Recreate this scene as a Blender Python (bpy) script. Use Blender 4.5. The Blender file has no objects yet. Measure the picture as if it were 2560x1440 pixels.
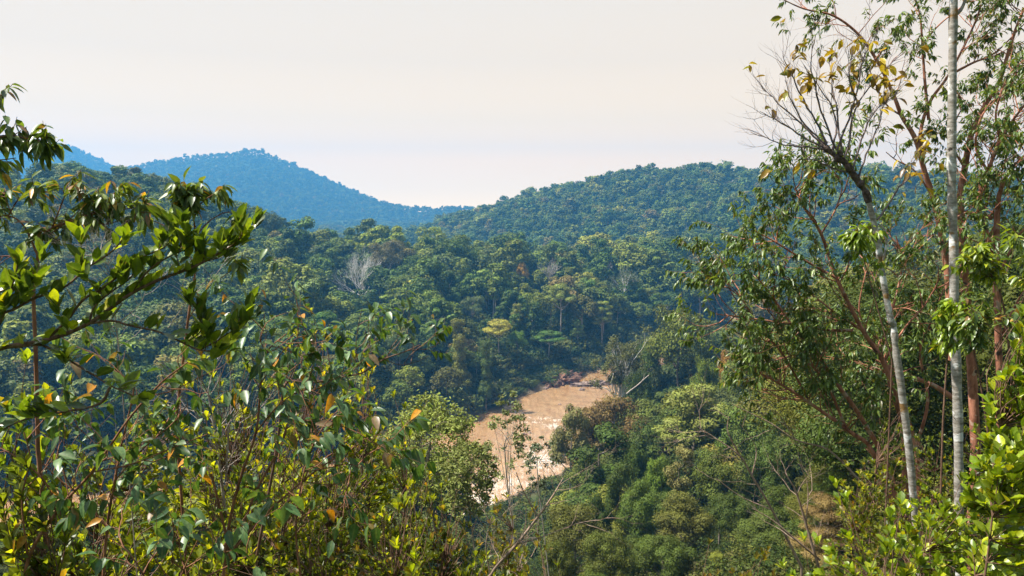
import bpy, math, random
import numpy as np
from mathutils import Vector

scene = bpy.context.scene
COL = scene.collection
R_ = math.radians

# ------------------------------------------------------------------ camera
CAM = np.array((0.0, 0.0, 80.0))
PITCH = R_(6.0)
FPX = 1920.0
cam_data = bpy.data.cameras.new("camera")
cam_data.lens = 27.0
cam_data.sensor_width = 36.0
cam_data.clip_start = 0.05
cam_data.clip_end = 20000.0
cam = bpy.data.objects.new("camera", cam_data)
COL.objects.link(cam)
cam.location = CAM
cam.rotation_euler = (R_(90) - PITCH, 0, 0)
scene.camera = cam

# ------------------------------------------------------------------ sun, sky, exposure
SUN_DIR = Vector((-0.52, 0.02, 0.86)).normalized()        # towards the sun
SUN_EL = math.asin(SUN_DIR.z)
SUN_ROT = math.atan2(SUN_DIR.x, SUN_DIR.y)
sun_data = bpy.data.lights.new("sun", 'SUN')
sun_data.energy = 5.0
sun_data.angle = R_(0.5)
sun_data.color = (1.0, 0.95, 0.86)
sun = bpy.data.objects.new("sun", sun_data)
COL.objects.link(sun)
sun.rotation_euler = SUN_DIR.to_track_quat('Z', 'Y').to_euler()
sun.location = (0, 0, 300)

HAZE_DENSITY = 0.00028
HAZE_COLOR = (0.12, 0.49, 1.0, 1)

world = bpy.data.worlds.new("World")
scene.world = world
world.use_nodes = True
wt = world.node_tree
wt.nodes.clear()
def wn(t, **kw):
    n = wt.nodes.new(t)
    for k, v in kw.items(): setattr(n, k, v)
    return n
w_out = wn('ShaderNodeOutputWorld')
w_sky = wn('ShaderNodeTexSky', sky_type='NISHITA', sun_disc=False, sun_elevation=SUN_EL, sun_rotation=SUN_ROT)
w_bg = wn('ShaderNodeBackground'); w_bg.inputs['Strength'].default_value = 0.09
w_veil = wn('ShaderNodeBackground'); w_veil.inputs['Strength'].default_value = 1.0
w_tc = wn('ShaderNodeTexCoord')
w_sep = wn('ShaderNodeSeparateXYZ')
w_ramp = wn('ShaderNodeValToRGB')
w_mixr = wn('ShaderNodeMapRange'); w_mixr.inputs['From Min'].default_value = 0.30; w_mixr.inputs['From Max'].default_value = 0.75
w_mixr.inputs['To Min'].default_value = 1.0; w_mixr.inputs['To Max'].default_value = 0.35
w_mix = wn('ShaderNodeMixShader')
wl = wt.links.new
wl(w_tc.outputs['Generated'], w_sep.inputs[0])
wl(w_sep.outputs['Z'], w_ramp.inputs['Fac'])
wl(w_sep.outputs['Z'], w_mixr.inputs['Value'])
wl(w_sky.outputs[0], w_bg.inputs['Color'])
wl(w_ramp.outputs[0], w_veil.inputs['Color'])
wl(w_mixr.outputs[0], w_mix.inputs['Fac'])
wl(w_bg.outputs[0], w_mix.inputs[1]); wl(w_veil.outputs[0], w_mix.inputs[2])
wl(w_mix.outputs[0], w_out.inputs['Surface'])
# thin bright cloud veil, whitest and warmest low over the hills
cr = w_ramp.color_ramp
cr.elements[0].position = 0.0; cr.elements[0].color = (*(1.231, 0.802, 0.340), 1)
cr.elements[1].position = 0.5; cr.elements[1].color = (*(0.386, 0.376, 0.343), 1)
for pos, c in ((0.025, (1.103, 0.721, 0.317)), (0.06, (1.091, 0.657, 0.246)), (0.11, (0.778, 0.532, 0.256)), (0.18, (0.584, 0.444, 0.286)), (0.25, (0.512, 0.419, 0.311))):
    e = cr.elements.new(pos); e.color = (*c, 1)

scene.view_settings.view_transform = 'Standard'
scene.view_settings.look = 'None'
scene.view_settings.gamma = 1.0
scene.view_settings.exposure = 1.16
scene.cycles.max_bounces = 5
scene.cycles.diffuse_bounces = 3
scene.cycles.glossy_bounces = 2
scene.cycles.transmission_bounces = 3
scene.cycles.volume_bounces = 0
scene.cycles.use_denoising = True
scene.cycles.volume_step_rate = 4.0
scene.cycles.caustics_reflective = False
scene.cycles.caustics_refractive = False

# ------------------------------------------------------------------ helpers
RNG = np.random.default_rng(11)

def P(px, py, d):
    """point seen at photograph pixel (px,py), d metres ahead of the camera"""
    u = (px - 1280.0) / FPX; v = (720.0 - py) / FPX
    cy = math.cos(PITCH) + v * math.sin(PITCH)
    cz = -math.sin(PITCH) + v * math.cos(PITCH)
    return np.array((u * d / cy, d, CAM[2] + cz * d / cy))

def project(p):
    p = np.asarray(p, float) - CAM
    f = p[..., 1] * math.cos(PITCH) - p[..., 2] * math.sin(PITCH)
    u = p[..., 1] * math.sin(PITCH) + p[..., 2] * math.cos(PITCH)
    f = np.where(f < 0.01, 0.01, f)
    return 1280 + FPX * p[..., 0] / f, 720 - FPX * u / f

def hash2(ix, iy, seed):
    h = (ix.astype(np.int64) * 374761393 + iy.astype(np.int64) * 668265263 + seed * 974634777) & 0x7fffffff
    h = ((h ^ (h >> 13)) * 1274126177) & 0x7fffffff
    h = h ^ (h >> 16)
    return (h & 0xffffff) / float(0xffffff)

def vnoise(x, y, seed=0):
    x = np.asarray(x, float); y = np.asarray(y, float)
    ix = np.floor(x); iy = np.floor(y)
    fx = x - ix; fy = y - iy
    fx = fx * fx * (3 - 2 * fx); fy = fy * fy * (3 - 2 * fy)
    a = hash2(ix, iy, seed); b = hash2(ix + 1, iy, seed)
    c = hash2(ix, iy + 1, seed); d = hash2(ix + 1, iy + 1, seed)
    return (a * (1 - fx) + b * fx) * (1 - fy) + (c * (1 - fx) + d * fx) * fy

def fbm(x, y, seed=0, oct=4):
    s = 0; a = 0.5
    for k in range(oct):
        s = s + a * vnoise(x * 2 ** k, y * 2 ** k, seed + k); a *= 0.5
    return s

def mesh_np(name, verts, quads=None, tris=None, attrs=None, smooth=True):
    verts = np.asarray(verts, np.float32).reshape(-1, 3)
    q = np.zeros((0, 4), np.int32) if quads is None else np.asarray(quads, np.int32).reshape(-1, 4)
    t = np.zeros((0, 3), np.int32) if tris is None else np.asarray(tris, np.int32).reshape(-1, 3)
    me = bpy.data.meshes.new(name)
    me.vertices.add(len(verts)); me.vertices.foreach_set('co', verts.ravel())
    me.loops.add(len(q) * 4 + len(t) * 3)
    me.loops.foreach_set('vertex_index', np.concatenate([q.ravel(), t.ravel()]).astype(np.int32))
    me.polygons.add(len(q) + len(t))
    ls = np.concatenate([np.arange(len(q)) * 4, len(q) * 4 + np.arange(len(t)) * 3]).astype(np.int32)
    me.polygons.foreach_set('loop_start', ls)
    me.polygons.foreach_set('use_smooth', np.full(len(q) + len(t), smooth, bool))
    for k, (typ, arr) in (attrs or {}).items():
        a = me.attributes.new(k, typ, 'POINT')
        arr = np.asarray(arr, np.float32)
        a.data.foreach_set('value' if typ == 'FLOAT' else ('color' if typ == 'FLOAT_COLOR' else 'vector'), arr.ravel())
    me.update(calc_edges=True)
    return me

def link(name, me, mat=None, parent=None, loc=None, **props):
    o = bpy.data.objects.new(name, me)
    COL.objects.link(o)
    if mat is not None and me is not None and len(me.materials) == 0: me.materials.append(mat)
    if parent is not None: o.parent = parent
    if loc is not None: o.location = loc
    for k, v in props.items():
        if v is not None: o[k] = v
    return o

def thing(name, label, cat, loc, group=None):
    o = bpy.data.objects.new(name, None)
    o.empty_display_size = 0.2
    COL.objects.link(o)
    o.location = loc
    o['label'] = label; o['category'] = cat
    if group: o['group'] = group
    return o

# ------------------------------------------------------------------ materials
def new_mat(name):
    m = bpy.data.materials.new(name); m.use_nodes = True
    m.node_tree.nodes.clear()
    return m, m.node_tree.nodes, m.node_tree.links.new

def mat_canopy():
    m, N, L = new_mat("canopy")
    out = N.new('ShaderNodeOutputMaterial')
    ti = N.new('ShaderNodeAttribute'); ti.attribute_type = 'INSTANCER'; ti.attribute_name = 'tint'
    va = N.new('ShaderNodeAttribute'); va.attribute_type = 'GEOMETRY'; va.attribute_name = 'var'
    hs = N.new('ShaderNodeHueSaturation')
    mh = N.new('ShaderNodeMapRange'); mh.inputs['To Min'].default_value = 0.485; mh.inputs['To Max'].default_value = 0.512
    mv = N.new('ShaderNodeMapRange'); mv.inputs['To Min'].default_value = 0.55; mv.inputs['To Max'].default_value = 1.5
    L(va.outputs['Fac'], mh.inputs['Value']); L(va.outputs['Fac'], mv.inputs['Value'])
    L(mh.outputs[0], hs.inputs['Hue']); L(mv.outputs[0], hs.inputs['Value']); L(ti.outputs['Color'], hs.inputs['Color'])
    b = N.new('ShaderNodeBsdfPrincipled'); b.inputs['Roughness'].default_value = 0.6; b.inputs['Specular IOR Level'].default_value = 0.14
    tr = N.new('ShaderNodeBsdfTranslucent')
    mul = N.new('ShaderNodeMix'); mul.data_type = 'RGBA'; mul.blend_type = 'MULTIPLY'; mul.inputs[0].default_value = 1.0
    mul.inputs[7].default_value = (1.5, 1.45, 0.6, 1)
    L(hs.outputs[0], mul.inputs[6]); L(mul.outputs[2], tr.inputs['Color'])
    L(hs.outputs[0], b.inputs['Base Color'])
    mx = N.new('ShaderNodeMixShader'); mx.inputs[0].default_value = 0.16
    L(b.outputs[0], mx.inputs[1]); L(tr.outputs[0], mx.inputs[2]); L(mx.outputs[0], out.inputs['Surface'])
    return m

def mat_leaf(name, rough=0.38, spec=0.5, trans=0.35, tboost=(2.0, 1.9, 0.5, 1)):
    m, N, L = new_mat(name)
    out = N.new('ShaderNodeOutputMaterial')
    at = N.new('ShaderNodeAttribute'); at.attribute_name = 'leafcolor'
    no = N.new('ShaderNodeTexNoise'); no.inputs['Scale'].default_value = 90.0; no.inputs['Detail'].default_value = 3.0
    tc = N.new('ShaderNodeTexCoord'); L(tc.outputs['Object'], no.inputs['Vector'])
    mr = N.new('ShaderNodeMapRange'); mr.inputs['From Min'].default_value = 0.3; mr.inputs['From Max'].default_value = 0.7
    mr.inputs['To Min'].default_value = 0.72; mr.inputs['To Max'].default_value = 1.25
    L(no.outputs['Fac'], mr.inputs['Value'])
    rib = N.new('ShaderNodeAttribute'); rib.attribute_name = 'rib'
    pw = N.new('ShaderNodeMath'); pw.operation = 'POWER'; pw.inputs[1].default_value = 7.0; L(rib.outputs['Fac'], pw.inputs[0])
    pm = N.new('ShaderNodeMath'); pm.operation = 'MULTIPLY'; pm.inputs[1].default_value = 0.45; L(pw.outputs[0], pm.inputs[0])
    vm = N.new('ShaderNodeMix'); vm.data_type = 'RGBA'; vm.inputs[7].default_value = (0.22, 0.26, 0.09, 1)
    L(pm.outputs[0], vm.inputs[0]); L(at.outputs['Color'], vm.inputs[6])
    n2 = N.new('ShaderNodeTexNoise'); n2.inputs['Scale'].default_value = 38.0; n2.inputs['Detail'].default_value = 5.0; n2.inputs['Roughness'].default_value = 0.65
    L(tc.outputs['Object'], n2.inputs['Vector'])
    sp = N.new('ShaderNodeMapRange'); sp.inputs['From Min'].default_value = 0.62; sp.inputs['From Max'].default_value = 0.67; sp.inputs['To Max'].default_value = 0.75
    L(n2.outputs['Fac'], sp.inputs['Value'])
    bm = N.new('ShaderNodeMix'); bm.data_type = 'RGBA'; bm.inputs[7].default_value = (0.14, 0.085, 0.03, 1)
    L(sp.outputs[0], bm.inputs[0]); L(vm.outputs[2], bm.inputs[6])
    hs = N.new('ShaderNodeHueSaturation'); L(bm.outputs[2], hs.inputs['Color']); L(mr.outputs[0], hs.inputs['Value'])
    b = N.new('ShaderNodeBsdfPrincipled'); b.inputs['Roughness'].default_value = rough; b.inputs['Specular IOR Level'].default_value = spec
    L(hs.outputs[0], b.inputs['Base Color'])
    mul = N.new('ShaderNodeMix'); mul.data_type = 'RGBA'; mul.blend_type = 'MULTIPLY'; mul.inputs[0].default_value = 1.0
    mul.inputs[7].default_value = tboost
    L(hs.outputs[0], mul.inputs[6])
    tr = N.new('ShaderNodeBsdfTranslucent'); L(mul.outputs[2], tr.inputs['Color'])
    mx = N.new('ShaderNodeMixShader'); mx.inputs[0].default_value = trans
    L(b.outputs[0], mx.inputs[1]); L(tr.outputs[0], mx.inputs[2]); L(mx.outputs[0], out.inputs['Surface'])
    return m

def mat_bark(name, c1, c2, scale=6.0, zs=0.35, c3=None, c3amt=0.62, rough=0.85, bump=0.4, band=None):
    """two-tone bark; zs < 1 stretches along the stem, > 1 makes rings; c3 = patches of lichen"""
    m, N, L = new_mat(name)
    out = N.new('ShaderNodeOutputMaterial')
    tc = N.new('ShaderNodeTexCoord'); mp = N.new('ShaderNodeMapping'); mp.inputs['Scale'].default_value = (scale, scale, scale * zs)
    L(tc.outputs['Object'], mp.inputs['Vector'])
    no = N.new('ShaderNodeTexNoise'); no.inputs['Scale'].default_value = 1.0; no.inputs['Detail'].default_value = 6.0; no.inputs['Roughness'].default_value = 0.65
    L(mp.outputs[0], no.inputs['Vector'])
    rp = N.new('ShaderNodeValToRGB'); rp.color_ramp.elements[0].position = 0.36; rp.color_ramp.elements[1].position = 0.64
    rp.color_ramp.elements[0].color = (*c1, 1); rp.color_ramp.elements[1].color = (*c2, 1)
    L(no.outputs['Fac'], rp.inputs['Fac'])
    col = rp.outputs[0]
    if c3 is not None:
        for i, (cc, amt, sc) in enumerate(c3):
            n2 = N.new('ShaderNodeTexNoise'); n2.inputs['Scale'].default_value = sc; n2.inputs['Detail'].default_value = 4.0
            mp2 = N.new('ShaderNodeMapping'); mp2.inputs['Location'].default_value = (3.1 * i, 7.7 * i, 1.3 * i); mp2.inputs['Scale'].default_value = (1, 1, 1.3)
            L(tc.outputs['Object'], mp2.inputs['Vector']); L(mp2.outputs[0], n2.inputs['Vector'])
            r2 = N.new('ShaderNodeValToRGB'); r2.color_ramp.elements[0].position = amt; r2.color_ramp.elements[1].position = amt + 0.05
            L(n2.outputs['Fac'], r2.inputs['Fac'])
            mx = N.new('ShaderNodeMix'); mx.data_type = 'RGBA'; mx.inputs[7].default_value = (*cc, 1)
            L(r2.outputs[0], mx.inputs[0]); L(col, mx.inputs[6]); col = mx.outputs[2]
    b = N.new('ShaderNodeBsdfPrincipled'); b.inputs['Roughness'].default_value = rough; b.inputs['Specular IOR Level'].default_value = 0.25
    L(col, b.inputs['Base Color'])
    bp = N.new('ShaderNodeBump'); bp.inputs['Strength'].default_value = bump; bp.inputs['Distance'].default_value = 0.02
    L(no.outputs['Fac'], bp.inputs['Height']); L(bp.outputs[0], b.inputs['Normal'])
    L(b.outputs[0], out.inputs['Surface'])
    return m

def mat_ground():
    m, N, L = new_mat("forest_floor")
    out = N.new('ShaderNodeOutputMaterial')
    tc = N.new('ShaderNodeTexCoord')
    no = N.new('ShaderNodeTexNoise'); no.inputs['Scale'].default_value = 0.25; no.inputs['Detail'].default_value = 10.0; no.inputs['Roughness'].default_value = 0.7
    L(tc.outputs['Object'], no.inputs['Vector'])
    rp = N.new('ShaderNodeValToRGB')
    rp.color_ramp.elements[0].position = 0.35; rp.color_ramp.elements[0].color = (0.018, 0.030, 0.012, 1)
    rp.color_ramp.elements[1].position = 0.7; rp.color_ramp.elements[1].color = (0.07, 0.085, 0.03, 1)
    e = rp.color_ramp.elements.new(0.52); e.color = (0.035, 0.06, 0.018, 1)
    L(no.outputs['Fac'], rp.inputs['Fac'])
    # bare earth close to the water line
    ba = N.new('ShaderNodeAttribute'); ba.attribute_name = 'bank'
    mx = N.new('ShaderNodeMix'); mx.data_type = 'RGBA'; mx.inputs[7].default_value = (0.13, 0.085, 0.05, 1)
    L(ba.outputs['Fac'], mx.inputs[0]); L(rp.outputs[0], mx.inputs[6])
    b = N.new('ShaderNodeBsdfPrincipled'); b.inputs['Roughness'].default_value = 0.95; b.inputs['Specular IOR Level'].default_value = 0.1
    L(mx.outputs[2], b.inputs['Base Color'])
    bp = N.new('ShaderNodeBump'); bp.inputs['Strength'].default_value = 0.6; bp.inputs['Distance'].default_value = 0.5
    L(no.outputs['Fac'], bp.inputs['Height']); L(bp.outputs[0], b.inputs['Normal'])
    L(b.outputs[0], out.inputs['Surface'])
    return m

def mat_water():
    m, N, L = new_mat("muddy_water")
    out = N.new('ShaderNodeOutputMaterial')
    tc = N.new('ShaderNodeTexCoord')
    mp = N.new('ShaderNodeMapping'); mp.inputs['Rotation'].default_value = (0, 0, R_(38)); mp.inputs['Scale'].default_value = (0.95, 0.20, 1)
    L(tc.outputs['Object'], mp.inputs['Vector'])
    n1 = N.new('ShaderNodeTexNoise'); n1.inputs['Scale'].default_value = 0.55; n1.inputs['Detail'].default_value = 7.0; n1.inputs['Roughness'].default_value = 0.62; n1.inputs['Distortion'].default_value = 0.8
    L(mp.outputs[0], n1.inputs['Vector'])
    rp = N.new('ShaderNodeValToRGB')
    rp.color_ramp.elements[0].position = 0.3; rp.color_ramp.elements[0].color = (0.33, 0.18, 0.075, 1)
    rp.color_ramp.elements[1].position = 0.7; rp.color_ramp.elements[1].color = (0.53, 0.33, 0.16, 1)
    L(n1.outputs['Fac'], rp.inputs['Fac'])
    fo = N.new('ShaderNodeAttribute'); fo.attribute_name = 'foam_glare'
    n2 = N.new('ShaderNodeTexNoise'); n2.inputs['Scale'].default_value = 0.8; n2.inputs['Detail'].default_value = 7.0; n2.inputs['Roughness'].default_value = 0.75; n2.inputs['Distortion'].default_value = 1.2
    L(mp.outputs[0], n2.inputs['Vector'])
    ad = N.new('ShaderNodeMath'); ad.operation = 'ADD'; L(fo.outputs['Fac'], ad.inputs[0]); L(n2.outputs['Fac'], ad.inputs[1])
    fr = N.new('ShaderNodeMapRange'); fr.inputs['From Min'].default_value = 0.80; fr.inputs['From Max'].default_value = 1.08
    L(ad.outputs[0], fr.inputs['Value'])
    mx = N.new('ShaderNodeMix'); mx.data_type = 'RGBA'; mx.inputs[7].default_value = (0.80, 0.74, 0.66, 1)  # white of the foam, also of the glare painted on the lower reach
    L(fr.outputs[0], mx.inputs[0]); L(rp.outputs[0], mx.inputs[6])
    b = N.new('ShaderNodeBsdfPrincipled'); b.inputs['IOR'].default_value = 1.42
    rm = N.new('ShaderNodeMapRange'); rm.inputs['To Min'].default_value = 0.10; rm.inputs['To Max'].default_value = 0.8
    L(fr.outputs[0], rm.inputs['Value']); L(rm.outputs[0], b.inputs['Roughness'])
    L(mx.outputs[2], b.inputs['Base Color'])
    b.inputs['Subsurface Weight'].default_value = 1.0; b.inputs['Subsurface Radius'].default_value = (2.4, 1.8, 1.3); b.inputs['Subsurface Scale'].default_value = 1.0
    b.inputs['Coat Weight'].default_value = 1.0; b.inputs['Coat IOR'].default_value = 1.65; b.inputs['Coat Roughness'].default_value = 0.06
    n3 = N.new('ShaderNodeTexNoise'); n3.inputs['Scale'].default_value = 2.2; n3.inputs['Detail'].default_value = 4.0
    mp3 = N.new('ShaderNodeMapping'); mp3.inputs['Rotation'].default_value = (0, 0, R_(38)); mp3.inputs['Scale'].default_value = (0.5, 0.9, 1)
    L(tc.outputs['Object'], mp3.inputs['Vector']); L(mp3.outputs[0], n3.inputs['Vector'])
    hs = N.new('ShaderNodeMath'); hs.operation = 'ADD'; L(n1.outputs['Fac'], hs.inputs[0]); L(n3.outputs['Fac'], hs.inputs[1])
    bp = N.new('ShaderNodeBump'); bp.inputs['Strength'].default_value = 0.6; bp.inputs['Distance'].default_value = 0.3
    L(hs.outputs[0], bp.inputs['Height']); L(bp.outputs[0], b.inputs['Coat Normal']); L(bp.outputs[0], b.inputs['Normal'])
    L(b.outputs[0], out.inputs['Surface'])
    return m

M_CANOPY = mat_canopy()
M_TRUNK = mat_bark("forest_trunk", (0.12, 0.09, 0.065), (0.26, 0.22, 0.17), 1.5, 0.2)
M_TRUNK_PALE = mat_bark("pale_trunk", (0.26, 0.22, 0.18), (0.46, 0.41, 0.35), 1.5, 0.2)
M_GROUND = mat_ground()
M_WATER = mat_water()

# ------------------------------------------------------------------ terrain
RIVER = np.array([(420, 640), (230, 500), (125, 420), (74, 362), (39, 315), (10, 273), (-21, 231), (-62, 197), (-130, 176), (-230, 170), (-420, 200)], float)
def catmull(pts, n=10):
    pts = np.asarray(pts, float)
    if len(pts) < 3:
        t = np.linspace(0, 1, n + 1)[:, None]
        return pts[0] * (1 - t) + pts[-1] * t
    p = np.vstack([2 * pts[0] - pts[1], pts, 2 * pts[-1] - pts[-2]])
    out = []
    for i in range(1, len(p) - 2):
        t = np.linspace(0, 1, n, endpoint=False)[:, None]
        a, b, c, d = p[i - 1], p[i], p[i + 1], p[i + 2]
        out.append(0.5 * (2 * b + (c - a) * t + (2 * a - 5 * b + 4 * c - d) * t ** 2 + (3 * b - a - 3 * c + d) * t ** 3))
    out.append(pts[-1][None])
    return np.vstack(out)
RIV = catmull(RIVER, 6)
HALF_W = 31.0

def poly_dist(x, y, line, extra=None):
    """distance to polyline, signed side (+ left of travel), interpolated extra value"""
    x = np.asarray(x, float); y = np.asarray(y, float)
    best = np.full(x.shape, 1e18); side = np.zeros(x.shape); ex = np.zeros(x.shape)
    for i in range(len(line) - 1):
        ax, ay = line[i][0], line[i][1]; bx, by = line[i + 1][0], line[i + 1][1]
        dx, dy = bx - ax, by - ay
        t = np.clip(((x - ax) * dx + (y - ay) * dy) / (dx * dx + dy * dy), 0, 1)
        qx, qy = ax + t * dx, ay + t * dy
        d2 = (x - qx) ** 2 + (y - qy) ** 2
        s = dx * (y - ay) - dy * (x - ax)
        m = d2 < best
        best = np.where(m, d2, best); side = np.where(m, s, side)
        if extra is not None: ex = np.where(m, extra[i] * (1 - t) + extra[i + 1] * t, ex)
    return np.sqrt(best), np.sign(side), ex

def crest(pts, tree=16.0):
    """ridge crest: (px, py, distance) of its tree tops -> ground polyline and heights"""
    w = np.array([P(a, b, c) for a, b, c in pts])
    return w[:, :2], w[:, 2] - tree
RIDGES = []
for pts, slope, tree in (
    ([(-900, 330, 376), (-400, 380, 400), (0, 412, 432), (110, 398, 448), (230, 412, 456), (330, 436, 464), (430, 482, 480), (540, 520, 451), (660, 562, 459), (850, 582, 474), (1000, 598, 488), (1150, 625, 503), (1300, 665, 518)], 0.45, 29.0),
    ([(1040, 600, 1040), (1190, 530, 1136), (1250, 512, 1152), (1320, 490, 1160), (1400, 468, 1144), (1500, 442, 1120), (1600, 422, 1096), (1680, 425, 1072), (1790, 412, 1040), (1860, 422, 1008), (1940, 420, 976), (2080, 414, 928), (2300, 428, 848), (2440, 450, 800), (2520, 500, 768), (2700, 560, 720)], 0.38, 17.0),
    ([(-500, 560, 3125), (120, 480, 3062), (290, 430, 3025), (370, 408, 3000), (450, 395, 3000), (540, 384, 3000), (610, 378, 3000), (640, 378, 3000), (690, 405, 2975), (760, 442, 2938), (850, 475, 2875), (950, 502, 2812), (1060, 522, 2750), (1100, 520, 2688), (1150, 514, 2662), (1180, 530, 2662), (1240, 570, 2688), (1500, 620, 2750)], 0.45, 13.0),
    ([(-700, 420, 3350), (-200, 395, 3350), (0, 372, 3350), (80, 362, 3350), (140, 360, 3350), (185, 374, 3350), (235, 402, 3350), (300, 450, 3350), (420, 520, 3350)], 0.6, 10.0),
):
    ln, hz = crest(pts, tree)
    RIDGES.append((catmull(np.concatenate([ln, hz[:, None]], 1), 4), slope))

def H(x, y):
    x = np.asarray(x, float); y = np.asarray(y, float)
    d, s, _ = poly_dist(x, y, RIV)
    bank = d - HALF_W + 5 * (fbm(x / 17, y / 17, 5, 3) - 0.45)
    near = (s > 0)
    # travelling down-river (from far right to left) the camera's side lies on the left hand
    dn = np.maximum(bank, 0)
    z_near = 77.6 * (dn / 178.0) ** 1.42
    z_near = np.where(dn > 178, 77.6 + (dn - 178) * 0.45, z_near)
    z_far = (16 * (1 - np.exp(-dn / 45.0)) + 0.045 * dn) * (0.15 + 0.85 * np.exp(-np.maximum(dn - 150, 0) / 90.0))
    z = np.where(near, np.minimum(z_near, 150), np.minimum(z_far, 40))
    for cp, sl in RIDGES:
        r = np.full(z.shape, -1e4)
        for cx, cy, cz in cp:
            r = np.maximum(r, cz - sl * np.sqrt((x - cx) ** 2 + (y - cy) ** 2 + 900) + sl * 30)
        z = np.where(near & (y < 420), z, np.maximum(z, np.minimum(r, 1e4)))
    rough = np.clip(dn / 60, 0, 1)
    z = z + rough * (fbm(x / 60, y / 60, 21, 4) - 0.47) * np.clip(np.hypot(x, y) / 120, 0, 1) * 14
    z = np.where(dn <= 0, np.maximum(bank * 0.35, -2.5) - 0.1, z + 0.3)
    # the little spot the photographer stands on
    r0 = np.hypot(x, y)
    k = np.exp(-(r0 / 3.0) ** 2)
    return z * (1 - k) + 78.4 * k

def build_terrain():
    az = np.concatenate([np.linspace(-180, -52, 40, endpoint=False), np.linspace(-52, 52, 300, endpoint=False), np.linspace(52, 180, 40, endpoint=False)])
    rr = np.concatenate([[0.0], np.geomspace(0.8, 3960, 240)])
    A, Rr = np.meshgrid(np.radians(az), rr)
    X = Rr * np.sin(A); Y = Rr * np.cos(A)
    Z = H(X, Y)
    d, s, _ = poly_dist(X, Y, RIV)
    bk = np.clip(1 - (d - HALF_W) / 9.0, 0, 1)
    n, m = X.shape
    idx = np.arange(n * m).reshape(n, m)
    nx = np.roll(idx, -1, axis=1)
    q = np.stack([idx[:-1], idx[1:], nx[1:], nx[:-1]], -1).reshape(-1, 4)
    me = mesh_np('ground', np.stack([X, Y, Z], -1), q, attrs={'bank': ('FLOAT', bk.ravel())})
    link('ground', me, M_GROUND, kind='structure')
build_terrain()
_sx = np.linspace(-200, 260, 3); 

# haze: one closed box of pale blue air round the camera and everything in it
def build_haze():
    x0, x1, y0, y1, z0, z1 = -4000, 4000, -4000, 4000, -4.5, 390.0
    v = [(x, y, z) for x in (x0, x1) for y in (y0, y1) for z in (z0, z1)]
    f = [(0, 1, 3, 2), (4, 6, 7, 5), (0, 4, 5, 1), (2, 3, 7, 6), (0, 2, 6, 4), (1, 5, 7, 3)]
    m, N, L = new_mat("air")
    out = N.new('ShaderNodeOutputMaterial')
    pv = N.new('ShaderNodeVolumePrincipled')
    pv.inputs['Color'].default_value = HAZE_COLOR
    pv.inputs['Density'].default_value = HAZE_DENSITY
    pv.inputs['Anisotropy'].default_value = 0.2
    L(pv.outputs[0], out.inputs['Volume'])
    me = mesh_np('haze', v, f, smooth=False)
    link('haze', me, m, kind='stuff')

def build_river():
    xs = np.arange(-330, 300, 1.0); ys = np.arange(120, 560, 1.0)
    X, Y = np.meshgrid(xs, ys)
    d, s, _ = poly_dist(X, Y, RIV)
    keep = d < HALF_W + 14
    foam_glare = np.zeros(X.shape)
    def foam_glare_spot(px, py, rad, amt, el=2.2):
        q = P(px, py, 1.0); q = CAM + (q - CAM) * (CAM[2] / (CAM[2] - q[2]))
        return amt * np.exp(-(((X - q[0]) / rad) ** 2 + ((Y - q[1]) / (rad * el)) ** 2))
    for a in ((1350, 1046, 12, .36, .45), (1328, 1056, 7, .40, .4), (1395, 1050, 8, .38, .5), (1370, 1062, 6, .36, .5), (1385, 1066, 7, .40, 1.2), (1390, 1085, 5, .34, 1), (1340, 1120, 10, .33, 1.5), (1365, 1150, 12, .42, 1.6),
              (1320, 1175, 10, .30, 1.5), (1250, 1215, 18, .36, 1.3), (1170, 1255, 16, .42, 1.0), (1470, 962, 9, .42, .5), (1500, 968, 7, .4, .5), (1310, 1000, 20, .06, 1), (1400, 1150, 8, .34, 1.4)):  # white water at rapids and bar; lower-reach spots paint the sky glare
        foam_glare = np.maximum(foam_glare, foam_glare_spot(*a))
    ca, sa = math.cos(R_(52)), math.sin(R_(52)); A, B = X * ca + Y * sa, -X * sa + Y * ca
    Z = 0.10 * (fbm(X / 5, Y / 9, 3, 3) - 0.45) + 0.30 * (fbm(A / 3.2, B / 7.0, 13, 3) - 0.45) + 0.9 * foam_glare * (fbm(X / 2.2, Y / 2.2, 8, 3) - 0.35)
    n, m = X.shape
    idx = np.arange(n * m).reshape(n, m)
    q = np.stack([idx[:-1, :-1], idx[:-1, 1:], idx[1:, 1:], idx[1:, :-1]], -1)
    kq = keep[:-1, :-1] & keep[1:, 1:]
    q = q[kq]
    used = np.unique(q); remap = np.full(n * m, -1); remap[used] = np.arange(len(used))
    V = np.stack([X, Y, Z], -1).reshape(-1, 3)[used]
    me = mesh_np('river', V, remap[q], attrs={'foam_glare': ('FLOAT', foam_glare.ravel()[used])})
    link('river', me, M_WATER, kind='structure')
build_river()
build_haze()

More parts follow.
